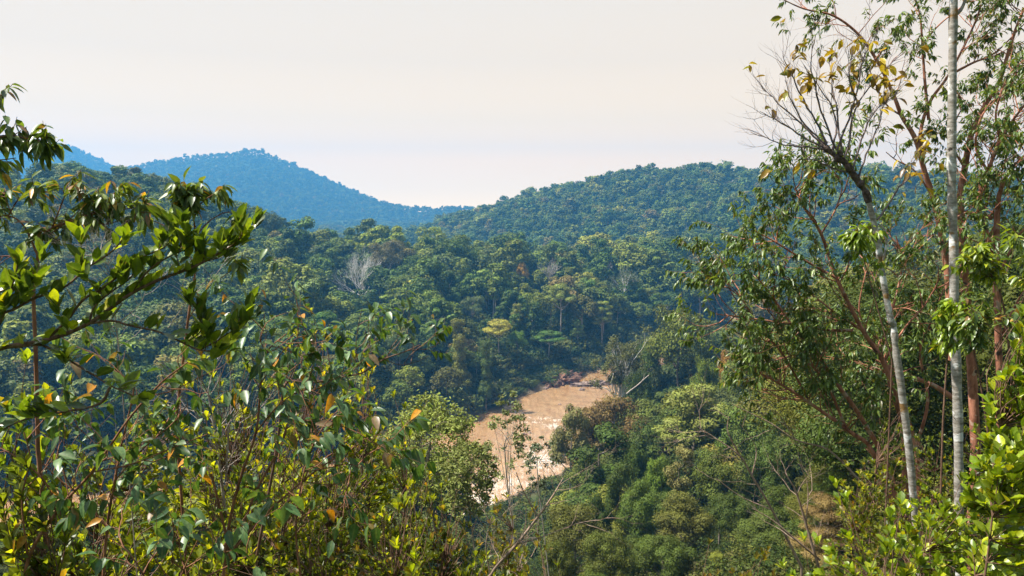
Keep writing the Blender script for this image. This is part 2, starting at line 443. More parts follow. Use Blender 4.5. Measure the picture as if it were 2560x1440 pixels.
# ------------------------------------------------------------------ wood and leaves
class Wood:
    def __init__(s): s.v = []; s.q = []; s.n = 0
    def tube(s, pts, radii, sides=5, cap=True):
        pts = np.asarray(pts, float); k = len(pts)
        radii = np.asarray(radii, float) * np.ones(k)
        tan = np.gradient(pts, axis=0); tan /= np.linalg.norm(tan, axis=1)[:, None] + 1e-9
        ref = np.array((0.31, 0.87, 0.38)) if abs(tan[0] @ np.array((0.31, 0.87, 0.38))) < 0.9 else np.array((1.0, 0, 0))
        u = np.cross(tan, ref); u /= np.linalg.norm(u, axis=1)[:, None] + 1e-9
        w = np.cross(tan, u)
        a = np.linspace(0, 2 * np.pi, sides, endpoint=False)
        ring = pts[:, None] + radii[:, None, None] * (np.cos(a)[None, :, None] * u[:, None] + np.sin(a)[None, :, None] * w[:, None])
        idx = np.arange(k * sides).reshape(k, sides) + s.n
        nx = np.roll(idx, -1, 1)
        s.v.append(ring.reshape(-1, 3)); s.n += k * sides
        s.q.append(np.stack([idx[:-1], nx[:-1], nx[1:], idx[1:]], -1).reshape(-1, 4))
    def arrays(s):
        return (np.concatenate(s.v), np.concatenate(s.q)) if s.v else (np.zeros((0, 3)), np.zeros((0, 4), int))
    def build(s, name, mat, parent=None, org=(0, 0, 0)):
        v, q = s.arrays()
        return link(name, mesh_np(name, v - np.asarray(org), q), mat, parent)

def unit(v):
    v = np.asarray(v, float)
    return v / (np.linalg.norm(v, axis=-1, keepdims=True) + 1e-12)

def wander(rng, p, d, length, n, jit=0.25, up=0.0):
    """a crooked polyline"""
    pts = [np.asarray(p, float)]; d = unit(d); st = length / n
    for _ in range(n):
        d = unit(d + rng.normal(0, jit, 3) + np.array((0, 0, up)))
        pts.append(pts[-1] + d * st)
    return np.array(pts), d

def grow(rng, wood, tips, p, d, length, r, level, spec):
    """branch with side branches; fills tips with (polyline, radius)"""
    pts, dd = wander(rng, p, d, length, spec.get('seg', 5), spec.get('jit', 0.18), spec.get('up', 0.05))
    r1 = r * spec.get('taper', 0.45)
    wood.tube(pts, np.linspace(r, r1, len(pts)), spec.get('sides', 5) if level > 1 else 3)
    if level == 0:
        tips.append(pts); return
    n = spec['n'][min(level, len(spec['n']) - 1)]
    n = int(rng.poisson(n - 1)) + 1
    for i in range(n):
        t = rng.uniform(spec.get('t0', 0.35), 1.0) if i < n - 1 else 1.0
        k = t * (len(pts) - 1); j = min(int(k), len(pts) - 2); f = k - j
        q = pts[j] * (1 - f) + pts[j + 1] * f
        ax = unit(pts[j + 1] - pts[j])
        side = unit(np.cross(ax, rng.normal(0, 1, 3)))
        sp = rng.uniform(*spec.get('spread', (0.4, 0.9)))
        if i == n - 1: sp *= 0.4
        nd = unit(ax * math.cos(sp) + side * math.sin(sp))
        rr = r + (r1 - r) * t
        grow(rng, wood, tips, q, nd, length * rng.uniform(*spec.get('ratio', (0.55, 0.8))), rr * spec.get('rr', 0.62), level - 1, spec)

class Leaves:
    """leaf blades collected as frames, then built as one mesh of folded, curved blades"""
    def __init__(s): s.p = []; s.a = []; s.n = []; s.l = []; s.w = []; s.c = []; s.b = []
    def add(s, p, a, n, l, w, c, bend=0.15):
        s.p.append(p); s.a.append(a); s.n.append(n); s.l.append(l); s.w.append(w); s.c.append(c); s.b.append(bend)
    def build(s, name, mat, parent, org, profile='ellip', stations=3, fold=0.22):
        if not s.p: return None
        p = np.array(s.p) - np.asarray(org); a = unit(np.array(s.a)); n = np.array(s.n)
        b = unit(np.cross(a, n)); n = np.cross(b, a)
        l = np.array(s.l)[:, None]; w = np.array(s.w)[:, None]; bend = np.array(s.b)[:, None]
        t = np.linspace(0, 1, stations + 2)
        prof = {'ellip': lambda t: np.sin(np.pi * t ** 0.9) ** 0.8, 'lance': lambda t: np.sin(np.pi * t ** 0.72) ** 0.9,
                'obov': lambda t: np.sin(np.pi * t ** 1.7) ** 0.75}[profile](t)
        V = []
        for i, ti in enumerate(t):
            c = p + a * l * ti - n * l * bend * ti * ti
            if i == 0 or i == len(t) - 1: V.append(c)
            else:
                e = b * w * 0.5 * prof[i]; up = n * w * fold * prof[i]
                V += [c - e + up, c, c + e + up]
        k = len(V); V = np.stack(V, 1).reshape(-1, 3)
        tri = [(0, 1, 2), (0, 2, 3)]; quad = []
        for i in range(stations - 1):
            o = 1 + 3 * i
            quad += [(o, o + 3, o + 4, o + 1), (o + 1, o + 4, o + 5, o + 2)]
        o = 1 + 3 * (stations - 1)
        tri += [(o, k - 1, o + 1), (o + 1, k - 1, o + 2)]
        off = (np.arange(len(p)) * k)[:, None, None]
        T = (np.array(tri)[None] + off).reshape(-1, 3)
        Q = (np.array(quad)[None] + off).reshape(-1, 4) if quad else None
        rib = np.tile(np.array([1.0] + [0.0, 1.0, 0.0] * stations + [1.0]), len(p))
        colr = np.repeat(np.concatenate([np.array(s.c), np.ones((len(p), 1))], 1), k, axis=0)
        me = mesh_np(name, V, Q, T, attrs={'leafcolor': ('FLOAT_COLOR', colr), 'rib': ('FLOAT', rib)})
        return link(name, me, mat, parent)

# ------------------------------------------------------------------ forest tree kinds
def rhombs(pos, nrm, size, rng, stretch=1.5):
    """leaf sprays as small pointed quads"""
    nrm = unit(nrm); n = len(pos)
    u = unit(np.cross(nrm, rng.normal(0, 1, (n, 3)))); w = np.cross(nrm, u)
    s = (np.asarray(size) * np.ones(n))[:, None]
    lift = nrm * s * 0.18
    V = np.stack([pos - u * s * stretch * .5, pos - w * s * .36 + lift, pos + u * s * stretch * .5, pos + w * s * .36 + lift], 1)
    return V.reshape(-1, 3), np.arange(n * 4).reshape(-1, 4)

def crown_points(rng, form, n):
    """clump centres (unit tree: height 1) and radii, then leaf positions + normals"""
    C = []
    if form in ('round', 'dome', 'loose'):
        k, rx, z0, hz, rc = {'round': (36, .225, .62, .33, .082), 'dome': (44, .285, .67, .28, .084), 'loose': (30, .23, .66, .30, .066)}[form]
        while len(C) < k:
            u = unit(rng.normal(0, 1, 3))
            if u[2] < -0.45: continue
            f = rng.uniform(.35, 1.0) ** .5
            C.append((u[0] * rx * f, u[1] * rx * f, z0 + u[2] * hz * f * (1 if u[2] > 0 else .7), rc * rng.uniform(.7, 1.3)))
    elif form == 'umbrella':
        for i in range(34):
            a = rng.uniform(0, 6.283); r = .30 * math.sqrt(rng.uniform(0, 1))
            C.append((r * math.cos(a), r * math.sin(a), .70 + .25 * (1 - (r / .3) ** 2) + rng.normal(0, .025), .074 * rng.uniform(.7, 1.3)))
    elif form == 'layered':
        for lay in range(5):
            zz = .55 + .095 * lay; rr = .27 * (1 - .13 * lay)
            for i in range(11 - lay):
                a = rng.uniform(0, 6.283); r = rr * math.sqrt(rng.uniform(.08, 1))
                C.append((r * math.cos(a), r * math.sin(a), zz + rng.normal(0, .012), .065 * rng.uniform(.7, 1.3)))
    elif form == 'column':
        for i in range(46):
            zz = rng.uniform(.18, .97); a = rng.uniform(0, 6.283)
            r = (.10 + .05 * math.sin(zz * 9)) * (1.15 - zz * .5) * rng.uniform(.6, 1.1)
            C.append((r * math.cos(a), r * math.sin(a), zz, .06 * rng.uniform(.7, 1.3)))
    C = np.array(C)
    which = rng.choice(len(C), n, p=C[:, 3] ** 2 / (C[:, 3] ** 2).sum())
    c = C[which]
    v = unit(rng.normal(0, 1, (n, 3)) + np.array((0, 0, .35)))
    flat = .55 if form in ('umbrella', 'layered') else .8
    rad = c[:, 3:4] * rng.uniform(.55, 1.12, (n, 1))
    pos = c[:, :3] + v * rad * np.array((1.1, 1.1, flat))
    nrm = unit(v * np.array((1, 1, 1.3)) + rng.normal(0, .33, (n, 3)) + np.array((0, 0, .3)))
    cl = rng.uniform(0, 1, len(C))[which]
    return C, pos, nrm, np.clip(.55 * cl + .45 * rng.uniform(0, 1, n), 0, 1)

def tree_wood(rng, C, form, r=.016, nl=12, sides=6):
    w = Wood()
    zt = {'umbrella': .86, 'layered': .95, 'column': .9}.get(form, .78)
    lean = rng.normal(0, .012, 2)
    t = np.linspace(0, 1, 7)
    pts = np.stack([lean[0] * t * t + rng.normal(0, .003, 7), lean[1] * t * t + rng.normal(0, .003, 7), t * zt - .04], 1)
    w.tube(pts, r * (1.25 - .95 * t ** .8), sides)
    for i in rng.choice(len(C), min(nl, len(C)), replace=False):
        c = C[i, :3]; zb = max(.3, min(c[2] - .05 - .5 * np.hypot(c[0], c[1]), zt - .02))
        b = np.array((lean[0] * (zb / zt) ** 2, lean[1] * (zb / zt) ** 2, zb))
        m = (b + c) / 2 + np.array((0, 0, -.02)) + rng.normal(0, .01, 3)
        w.tube(catmull([b, m, c], 3), np.linspace(r * .42, r * .1, 7), 4)
    return w

FORMS = ['round', 'round', 'dome', 'dome', 'loose', 'umbrella', 'layered', 'column', 'round', 'loose']
NEAR = []           # (form, crown mesh, trunk mesh) shared by the individual trees
for i, form in enumerate(FORMS):
    rng = np.random.default_rng(100 + i)
    n = 9000
    C, pos, nrm, va = crown_points(rng, form, n)
    V, Q = rhombs(pos, nrm, rng.uniform(.011, .022, n), rng)
    var = np.repeat(va, 4)
    cm = mesh_np('crown', V, Q, attrs={'var': ('FLOAT', var)}); cm.materials.append(M_CANOPY)
    tv, tq = tree_wood(rng, C, form).arrays()
    tm = mesh_np('trunk', tv, tq); tm.materials.append(M_TRUNK_PALE if form in ('umbrella', 'loose') else M_TRUNK)
    NEAR.append((form, cm, tm))

for lod, i, form in [(l, i, f) for l in (0, 1) for i, f in enumerate(FORMS)]:      # finer leaves for the trees close by
    rng = np.random.default_rng(150 + i + 40 * lod)
    n = (15000, 38000)[lod]
    C, pos, nrm, va = crown_points(rng, form, n)
    V, Q = rhombs(pos, nrm, rng.uniform(.0085, .0165, n) * (1, .52)[lod], rng, 1.6)
    var = np.repeat(va, 4)
    cm = mesh_np('crown', V, Q, attrs={'var': ('FLOAT', var)}); cm.materials.append(M_CANOPY)
    tv, tq = tree_wood(rng, C, form, .013, 26).arrays()
    tm = mesh_np('trunk', tv, tq); tm.materials.append(M_TRUNK_PALE if form in ('umbrella', 'loose') else M_TRUNK)
    NEAR.append((form, cm, tm))

def place_tree(var, loc, h, wide, tint, rot, label, cat='tree', group=None, name='forest_tree', trunk_mat=None):
    if loc[1] < 95: var += 10 if loc[1] > 55 else 20
    form, cm, tm = NEAR[var]
    root = thing(name, label, cat, loc, group)
    root.rotation_euler = (0, 0, rot)
    t = link('trunk', tm, None, root); t.scale = (h * (.6 + .4 * wide), h * (.6 + .4 * wide), h)
    if trunk_mat:
        t.material_slots[0].link = 'OBJECT'; t.material_slots[0].material = trunk_mat
    t.scale = (h * wide, h * wide, h)
    c = link('crown', cm, None, root); c.scale = (h * wide, h * wide, h)
    c['tint'] = [float(x) for x in tint]
    return root

# prototypes for the far forest: crown and trunk in one light mesh, kept out of the scene
FAR_COLL = bpy.data.collections.new('far_tree_kinds')
def far_proto(k, form, n, s, seed):
    rng = np.random.default_rng(seed)
    C, pos, nrm, va = crown_points(rng, form, n)
    V, Q = rhombs(pos, nrm, rng.uniform(s * .7, s * 1.3, n), rng, 1.35)
    var = np.repeat(va, 4)
    tv, tq = tree_wood(rng, C, form, .014, 4, 4).arrays()
    me = mesh_np('far_tree', np.concatenate([V, tv]), np.concatenate([Q, tq + len(V)]), attrs={'var': ('FLOAT', np.concatenate([var, np.zeros(len(tv))]))})
    me.materials.append(M_CANOPY); me.materials.append(M_TRUNK_PALE)
    me.polygons.foreach_set('material_index', np.concatenate([np.zeros(len(Q)), np.ones(len(tq))]).astype(np.int32))
    o = bpy.data.objects.new('kind_%02d' % k, me)
    FAR_COLL.objects.link(o)
MIDFORMS = ['round', 'dome', 'loose', 'dome', 'round', 'loose', 'dome', 'column']
for k, form in enumerate(MIDFORMS):
    far_proto(k, form, 2600, .034, 300 + k)
for k in range(4):
    far_proto(8 + k, ['round', 'dome', 'dome', 'loose'][k], 700, .06, 400 + k)
# bushes (12..14)
for k in range(3):
    rng = np.random.default_rng(500 + k); n = 500
    v = unit(rng.normal(0, 1, (n, 3)) + np.array((0, 0, .5))); cc = rng.normal(0, .3, (9, 3)) * np.array((1, 1, .4)); cc[:, 2] = abs(cc[:, 2]) + .2
    c = cc[rng.integers(0, 9, n)]
    V, Q = rhombs(c + v * rng.uniform(.15, .36, (n, 1)), v + rng.normal(0, .4, (n, 3)), rng.uniform(.07, .13, n), rng)
    me = mesh_np('bush', V, Q, attrs={'var': ('FLOAT', np.repeat(rng.uniform(0, 1, n), 4))}); me.materials.append(M_CANOPY)
    FAR_COLL.objects.link(bpy.data.objects.new('kind_%02d' % (12 + k), me))

for k in range(3):
    rng = np.random.default_rng(520 + k); n = 3600
    v = unit(rng.normal(0, 1, (n, 3)) + np.array((0, 0, .5))); cc = rng.normal(0, .3, (22, 3)) * np.array((1, 1, .4)); cc[:, 2] = abs(cc[:, 2]) + .2
    c = cc[rng.integers(0, 22, n)]
    V, Q = rhombs(c + v * rng.uniform(.10, .25, (n, 1)), v + rng.normal(0, .4, (n, 3)), rng.uniform(.022, .045, n), rng)
    me = mesh_np('bush', V, Q, attrs={'var': ('FLOAT', np.repeat(rng.uniform(0, 1, n), 4))}); me.materials.append(M_CANOPY)
    FAR_COLL.objects.link(bpy.data.objects.new('kind_%02d' % (15 + k), me))

far_proto(18, 'dome', 20000, .012, 601); far_proto(19, 'round', 20000, .012, 602)   # for the few stuff trees close to the frame's edge

def scatter_stuff(name, pts, scale, rot, tint, kind):
    me = mesh_np(name, pts, attrs={'tint': ('FLOAT_COLOR', np.concatenate([tint, np.ones((len(tint), 1))], 1)), 'size': ('FLOAT_VECTOR', scale)})
    a = me.attributes.new('turn', 'FLOAT_VECTOR', 'POINT'); r = np.zeros((len(pts), 3), np.float32); r[:, 2] = rot; a.data.foreach_set('vector', r.ravel())
    a = me.attributes.new('which', 'INT', 'POINT'); a.data.foreach_set('value', np.asarray(kind, np.int32))
    o = link(name, me, None, None, kind='stuff')
    ng = bpy.data.node_groups.new(name, 'GeometryNodeTree')
    ng.interface.new_socket('Geometry', in_out='INPUT', socket_type='NodeSocketGeometry')
    ng.interface.new_socket('Geometry', in_out='OUTPUT', socket_type='NodeSocketGeometry')
    N = ng.nodes; L = ng.links.new
    gi = N.new('NodeGroupInput'); go = N.new('NodeGroupOutput')
    ci = N.new('GeometryNodeCollectionInfo'); ci.inputs['Collection'].default_value = FAR_COLL
    ci.inputs['Separate Children'].default_value = True; ci.inputs['Reset Children'].default_value = True
    ip = N.new('GeometryNodeInstanceOnPoints'); ip.inputs['Pick Instance'].default_value = True
    def attr(n, t):
        q = N.new('GeometryNodeInputNamedAttribute'); q.data_type = t; q.inputs['Name'].default_value = n
        return q.outputs[0]
    e2r = N.new('FunctionNodeEulerToRotation')
    mp = N.new('GeometryNodeMeshToPoints')
    L(gi.outputs[0], mp.inputs[0]); L(mp.outputs[0], ip.inputs['Points']); L(ci.outputs[0], ip.inputs['Instance'])
    L(attr('which', 'INT'), ip.inputs['Instance Index']); L(attr('turn', 'FLOAT_VECTOR'), e2r.inputs[0]); L(e2r.outputs[0], ip.inputs['Rotation'])
    L(attr('size', 'FLOAT_VECTOR'), ip.inputs['Scale']); L(ip.outputs[0], go.inputs[0])
    md = o.modifiers.new('scatter', 'NODES'); md.node_group = ng
    return o

# ------------------------------------------------------------------ trees that stand out in the photograph
GREEN = np.array((0.050, 0.082, 0.022))
def bare_tree(px, top, d, wpx, label, mat, group=None, name='bare_tree', twigs=3, seed=1, leaf=None, fork=.45, base_h=None):
    """leafless fan of pale limbs on one trunk"""
    rng = np.random.default_rng(seed)
    tp = P(px, top, d); x, y = tp[0], tp[1]; z = float(H(x, y)); h = tp[2] - z
    W = wpx * d / FPX
    root = thing(name, label, 'tree', (x, y, z), group)
    w = Wood(); tips = []
    hf = h * fork if base_h is None else base_h
    trunk, _ = wander(rng, (0, 0, -.5), (0, 0, 1), hf + .5, 6, .03)
    r0 = max(.021 * h, .14)
    w.tube(trunk, np.linspace(r0, r0 * .7, 7), 7)
    nb = 10
    for i in range(nb):
        a = i * 2.4 + rng.uniform(-.3, .3); f = .35 + .65 * (i / (nb - 1))
        tgt = np.array((math.cos(a) * W * .46 * f, math.sin(a) * W * .46 * f, hf + (h - hf) * (.70 - .34 * f * f)))
        st = trunk[-1 if i > 2 else -2]
        d0 = tgt - st
        grow(rng, w, tips, st, d0, np.linalg.norm(d0) * .55, r0 * .55, twigs, dict(n=(1, 3, 3, 3, 3), seg=4, jit=.12, up=.07, spread=(.25, .6), ratio=(.6, .8), rr=.66, taper=.6, t0=.45, sides=4))
    w.build('trunk', mat, root)
    if leaf is not None:
        tint, s, n = leaf
        pos = np.concatenate([np.repeat(t[-1:], n, 0) for t in tips]); pos = pos + rng.normal(0, W * .045, pos.shape)
        V, Q = rhombs(pos, rng.normal(0, .6, pos.shape) + np.array((0, 0, 1)), s * rng.uniform(.7, 1.3, len(pos)), rng)
        cm = mesh_np('crown', V, Q, attrs={'var': ('FLOAT', np.repeat(rng.uniform(0, 1, len(pos)), 4))})
        c = link('crown', cm, M_CANOPY, root); c['tint'] = [float(q) for q in tint]
    return root

LANDMARKS = []      # (px, py, short name, noun phrase) used to tell generic trees apart
PLACED = []         # (x, y, radius)
SHOWN = []          # (px, top, d, width px, depth px) of trees nothing may stand in front of
M_BONE = mat_bark("bone_grey_limb", (0.56, 0.52, 0.47), (0.76, 0.72, 0.66), 1.5, 0.2)

def feature(var, px, top, d, wpx, tint, label, short=None, group=None, name='forest_tree', trunk_mat=None, cat='tree', hmax=None, hgt_frac=None):
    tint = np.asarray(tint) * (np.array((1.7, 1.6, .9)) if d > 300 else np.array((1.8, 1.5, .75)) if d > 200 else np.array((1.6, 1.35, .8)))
    tp = P(px, top, d); x, y = tp[0], tp[1]; z = float(H(x, y)); h = tp[2] - z
    nat = {'round': .58, 'dome': .76, 'loose': .6, 'umbrella': .66, 'layered': .62, 'column': .34}[NEAR[var][0]]
    wide = (wpx * d / FPX) / (nat * max(h, 1))
    if hmax and h > hmax: z = tp[2] - hmax; h = hmax
    rr = np.random.default_rng(int(px * 7 + top))
    o = place_tree(var, (x, y, z - .2), h + .2, min(max(wide, .4), 2.6), tint, rr.uniform(0, 6.28), label, cat, group, name, trunk_mat)
    PLACED.append((x, y, .30 * wpx * d / FPX))
    SHOWN.append((px, top, d, wpx, (hgt_frac or .55) * wpx))
    if short: LANDMARKS.append((px, top + 25, short))
    print('FEATURE %-40s h=%.1f wide=%.2f z=%.1f' % (label[:40], h, wide, z))
    return o

def T(*c): return np.array(c)
bare_tree(905, 622, 405, 138, "pale leafless tree with a wide fan crown on the far slope", M_BONE, seed=4, twigs=4, fork=.30)
PLACED.append((*P(905, 628, 405)[:2], 9)); LANDMARKS.append((905, 660, 'pale bare fan tree'))
bare_tree(1372, 640, 470, 45, "thin grey leafless tree with few forked limbs below the right hill", M_TRUNK_PALE, seed=6, fork=.5)
bare_tree(1515, 648, 480, 44, "tall whitish leafless tree with a narrow crown at the right hill foot", M_TRUNK_PALE, seed=7, fork=.55)
bare_tree(1565, 668, 455, 48, "whitish tree with thin pale leaves, right of two leafless pale trees", M_BONE, seed=8, fork=.5, leaf=(T(.10, .12, .05), .45, 10), name='sparse_tree')
feature(5, 1247, 798, 345, 84, T(.22, .215, .055), "yellow flat-crowned tree with a tall pale trunk above the far bank", 'yellow flat-crowned tree', name='umbrella_tree')
feature(2, 1293, 822, 349, 60, T(.065, .12, .018), "bright green domed tree touching the yellow flat-crowned tree on its right", 'bright green domed tree')
feature(5, 1402, 708, 390, 82, T(.13, .16, .05), "pale green umbrella tree with twin trunks, higher of two on the far slope", 'upper umbrella tree', name='umbrella_tree')
feature(6, 1506, 748, 402, 70, T(.12, .15, .045), "olive tree in flat tiers on a long pale trunk, far slope", 'tiered olive tree', name='umbrella_tree', trunk_mat=M_TRUNK_PALE)
feature(6, 1445, 800, 388, 45, T(.10, .14, .045), "small tiered light green tree left of the long-trunked olive one", None, name='umbrella_tree', trunk_mat=M_TRUNK_PALE)
feature(6, 1292, 755, 372, 48, T(.11, .12, .04), "brownish tiered tree standing above the yellow flat-crowned tree", 'brownish tiered tree', name='umbrella_tree')
feature(5, 1372, 826, 362, 80, T(.055, .105, .03), "fresh green flat-topped tree at the bank above the brown mud bank", 'fresh green flat-topped tree', name='umbrella_tree')
feature(7, 1148, 800, 300, 54, T(.10, .12, .035), "yellow-green column of a tree wrapped in climbers on the far bank", 'yellow-green climber-wrapped tree', name='columnar_tree')
feature(7, 1215, 850, 296, 44, T(.045, .075, .025), "dark green column-shaped tree beside the yellow flat-crowned tree", None, name='columnar_tree')
feature(5, 812, 778, 300, 92, T(.055, .12, .035), "bright green spreading tree above the left shrubs on the far slope", 'bright green spreading tree')
feature(2, 992, 826, 290, 84, T(.05, .085, .035), "grey-green domed tree near the foot of the far slope", 'grey-green domed tree')
feature(2, 672, 520, 462, 74, T(.05, .07, .035), "dark lone crown standing up above the left ridge line", 'lone crown on the ridge')
feature(0, 1152, 642, 425, 50, T(.16, .20, .03), "lime green rounded tree in the middle of the far slope", 'lime green tree')
feature(5, 1306, 655, 440, 30, T(.26, .17, .06), "small orange-leaved tree on the far slope under the right hill", 'orange-leaved tree')
feature(3, 968, 592, 440, 110, T(.085, .08, .045), "broad brownish dome behind the pale leafless fan tree", 'brownish dome tree')
feature(3, 1180, 735, 385, 80, T(.07, .095, .05), "wide grey-green dome in the middle of the far slope", 'wide grey-green dome')
# the near bank, right of the river
feature(2, 1618, 838, 262, 95, T(.05, .085, .022), "mid green dome between the bleached forked trunk and the tall massive tree", None)
feature(3, 1652, 815, 285, 110, T(.045, .07, .03), "dark spreading tree behind the bare trunk of the tall massive tree", None)
feature(0, 1785, 800, 285, 120, T(.055, .085, .03), "rounded tree just right of the tall massive tree, behind the cone crown", None)
feature(0, 1590, 885, 245, 70, T(.06, .08, .028), "olive rounded tree behind the bleached forked trunk", None)
feature(2, 1702, 745, 250, 210, T(.060, .082, .016), "tall massive tree with a bare brown trunk on the near bank", 'tall massive tree', name='emergent_tree')
bare_tree(1556, 822, 225, 92, "tall tree with bleached forked limbs standing at the river edge", M_BONE, seed=12, fork=.42, leaf=(T(.115, .12, .035), .42, 42), name='forked_tree')
PLACED.append((*P(1556, 822, 225)[:2], 4)); LANDMARKS.append((1556, 850, 'bleached forked tree'))
feature(3, 1532, 985, 165, 225, T(.105, .085, .042), "broad bronze-brown crown leaning over the river", 'bronze-brown crown')
feature(9, 1428, 1000, 155, 125, T(.12, .135, .07), "lacy grey-green tree overhanging the water left of the bronze crown", 'lacy grey-green tree')
feature(7, 1500, 1070, 118, 150, T(.036, .066, .016), "very dark column of a tree smothered in climbers beside the river", 'dark climber-smothered tree', name='columnar_tree')
feature(2, 1585, 1090, 124, 90, T(.042, .075, .018), "dark green domed tree touching the climber-smothered column", None)
feature(6, 1742, 955, 135, 230, T(.115, .15, .05), "pale green wide tree with flat leaf tiers on the near slope", 'pale tiered wide tree')
feature(0, 1648, 1125, 105, 78, T(.085, .145, .028), "light fresh green tree in the dark middle of the near slope", 'light fresh green tree')
feature(7, 1700, 1120, 100, 76, T(.13, .14, .07), "silvery olive column-shaped tree on the near slope", 'silvery column tree', name='columnar_tree')
feature(3, 1440, 1250, 72, 200, T(.07, .085, .026), "olive dome with yellow flecks at the lower edge near the water", 'olive dome at the lower edge')
feature(0, 1590, 1195, 86, 120, T(.055, .095, .022), "rounded mid green tree in front of the light fresh green one", None)
feature(3, 1880, 1000, 115, 190, T(.065, .11, .03), "wide leafy green dome behind the pinkish bare branches", 'wide leafy green dome')
feature(2, 1765, 875, 200, 92, T(.075, .115, .018), "yellowish green cone-like crown beneath the tall massive tree", 'yellowish cone-like crown')
feature(0, 1850, 882, 190, 100, T(.085, .125, .025), "bright leafy tree right of the yellowish cone-like crown", None)
feature(1, 1822, 868, 205, 46, T(.17, .11, .035), "small orange-brown crown among the green trees of the near bank", 'small orange-brown crown')
feature(0, 1660, 1020, 150, 110, T(.04, .065, .022), "dark rounded tree right of the bronze-brown crown", None)
feature(4, 1870, 795, 260, 120, T(.075, .10, .05), "grey-green airy tree far behind the red-barked tree's left branches", None)
feature(2, 1600, 905, 215, 80, T(.035, .06, .02), "dark dense tree directly right of the bleached forked trunk", None)
feature(0, 1500, 1230, 90, 90, T(.03, .055, .014), "almost black-green rounded tree below the climber-smothered column", None)

feature(0, 1622, 1045, 140, 120, T(.045, .075, .02), "dark leafy tree between the bronze-brown crown and the pale tiered one", None)
feature(3, 1805, 1120, 95, 160, T(.06, .09, .022), "mid green spreading dome right of the silvery column tree", None)
feature(2, 1935, 1075, 88, 150, T(.05, .085, .025), "deep green dome at the left foot of the red-barked limbs", None)
feature(3, 1560, 1150, 100, 110, T(.04, .068, .018), "dark spreading tree hugging the right side of the climber-smothered column", None)
feature(0, 1712, 1230, 74, 150, T(.075, .09, .028), "olive rounded tree under the silvery column tree", None)
feature(2, 1835, 1225, 76, 140, T(.04, .066, .018), "dark domed tree among the pink bare branches", None)
feature(3, 1525, 1320, 60, 160, T(.06, .085, .022), "low olive tree at the lower edge, right of the yellow-flecked dome", None)
feature(2, 1660, 1335, 58, 150, T(.05, .08, .022), "low mid green tree at the bottom edge beneath the dark middle", None)
feature(0, 1905, 1285, 62, 150, T(.055, .085, .024), "bushy green tree at the bottom, behind the second pink bare shrub", None)
feature(3, 1400, 1340, 56, 120, T(.055, .075, .02), "low dark olive tree at the bottom edge beside the twiggy bush", None)

# ------------------------------------------------------------------ the forest itself
WATER_POLY = [(1150, 1030), (1300, 970), (1440, 935), (1535, 905), (1548, 940), (1470, 985), (1425, 1040), (1392, 1100), (1395, 1165), (1350, 1205), (1290, 1225), (1150, 1290), (1130, 1250), (1210, 1200), (1250, 1100)]
def in_poly(x, y, poly):
    x = np.asarray(x, float); y = np.asarray(y, float)
    c = np.zeros(x.shape, bool); j = len(poly) - 1
    for i in range(len(poly)):
        xi, yi = poly[i]; xj, yj = poly[j]
        hit = ((yi > y) != (yj > y)) & (x < (xj - xi) * (y - yi) / (yj - yi + 1e-9) + xi)
        c ^= hit; j = i
    return c

def jitter_grid(x0, x1, y0, y1, s, rng):
    xs = np.arange(x0, x1, s); ys = np.arange(y0, y1, s)
    X, Y = np.meshgrid(xs, ys)
    X = X + rng.uniform(-.42, .42, X.shape) * s; Y = Y + rng.uniform(-.42, .42, Y.shape) * s
    return X.ravel(), Y.ravel()

def visible_mask(x, y, top, canopy):
    """keeps what rises above everything nearer along its bearing"""
    az = np.degrees(np.arctan2(x, y)); r = np.hypot(x, y)
    ta = np.radians(np.arange(-44, 44.01, .5)); tr = np.geomspace(25, 3900, 180)
    A, Rr = np.meshgrid(ta, tr)
    g = H(Rr * np.sin(A), Rr * np.cos(A)) + np.where(Rr > 180, canopy, 0)
    el = (g - CAM[2]) / Rr
    run = np.maximum.accumulate(el, axis=0)
    ia = np.clip(np.round((az + 44) / .5).astype(int), 0, len(ta) - 1)
    ir = np.clip(np.searchsorted(tr, r * .97 - 14) - 1, 0, len(tr) - 1)
    return (top - CAM[2]) / r > run[ir, ia] - .004

rng = np.random.default_rng(77)
cand = []
for (ya, yb, s, kind) in ((34, 78, 4.4, 'low'), (30, 330, 6.6, 'near'), (180, 620, 10.5, 'mid'), (600, 1300, 11.5, 'hill'), (1250, 2480, 13.0, 'far'), (2480, 3450, 15.0, 'far')):
    ww = yb * .80
    X, Y = jitter_grid(-ww, ww, ya, yb, s, rng)
    d, sd, _ = poly_dist(X, Y, RIV)
    nearside = (sd > 0) & (Y < 420)
    ok = (np.abs(X) < Y * .76 + 15) & (d > HALF_W + 4)
    if kind in ('near', 'low'): ok &= nearside
    elif kind == 'mid': ok &= (~nearside) | (Y > 260)
    ok &= ~((~nearside) & (d < HALF_W + 17) & (Y > 315) & (Y < 470))
    X, Y, d, nearside = X[ok], Y[ok], d[ok], nearside[ok]
    Z = H(X, Y)
    h = {'low': rng.uniform(3.5, 8.5, len(X)), 'near': rng.uniform(11, 20, len(X)), 'mid': rng.uniform(17, 36, len(X)) * (1 - .45 * np.exp(-(d - HALF_W) / 14)), 'hill': rng.uniform(14, 29, len(X)), 'far': rng.uniform(13, 25, len(X))}[kind]
    h = np.where(rng.uniform(0, 1, len(X)) < .10, h * 1.42, h)
    if kind == 'mid': h = np.minimum(h, np.where(Z > 34, 29, 42))
    if kind == 'near': h = np.where(Y > 150, h * 1.5, h)
    v = visible_mask(X, Y, Z + h, 9.0 if kind not in ('near', 'low') else 0.0)
    for a in zip(X[v], Y[v], Z[v], h[v]): cand.append((*a, 'near' if kind == 'low' else kind))
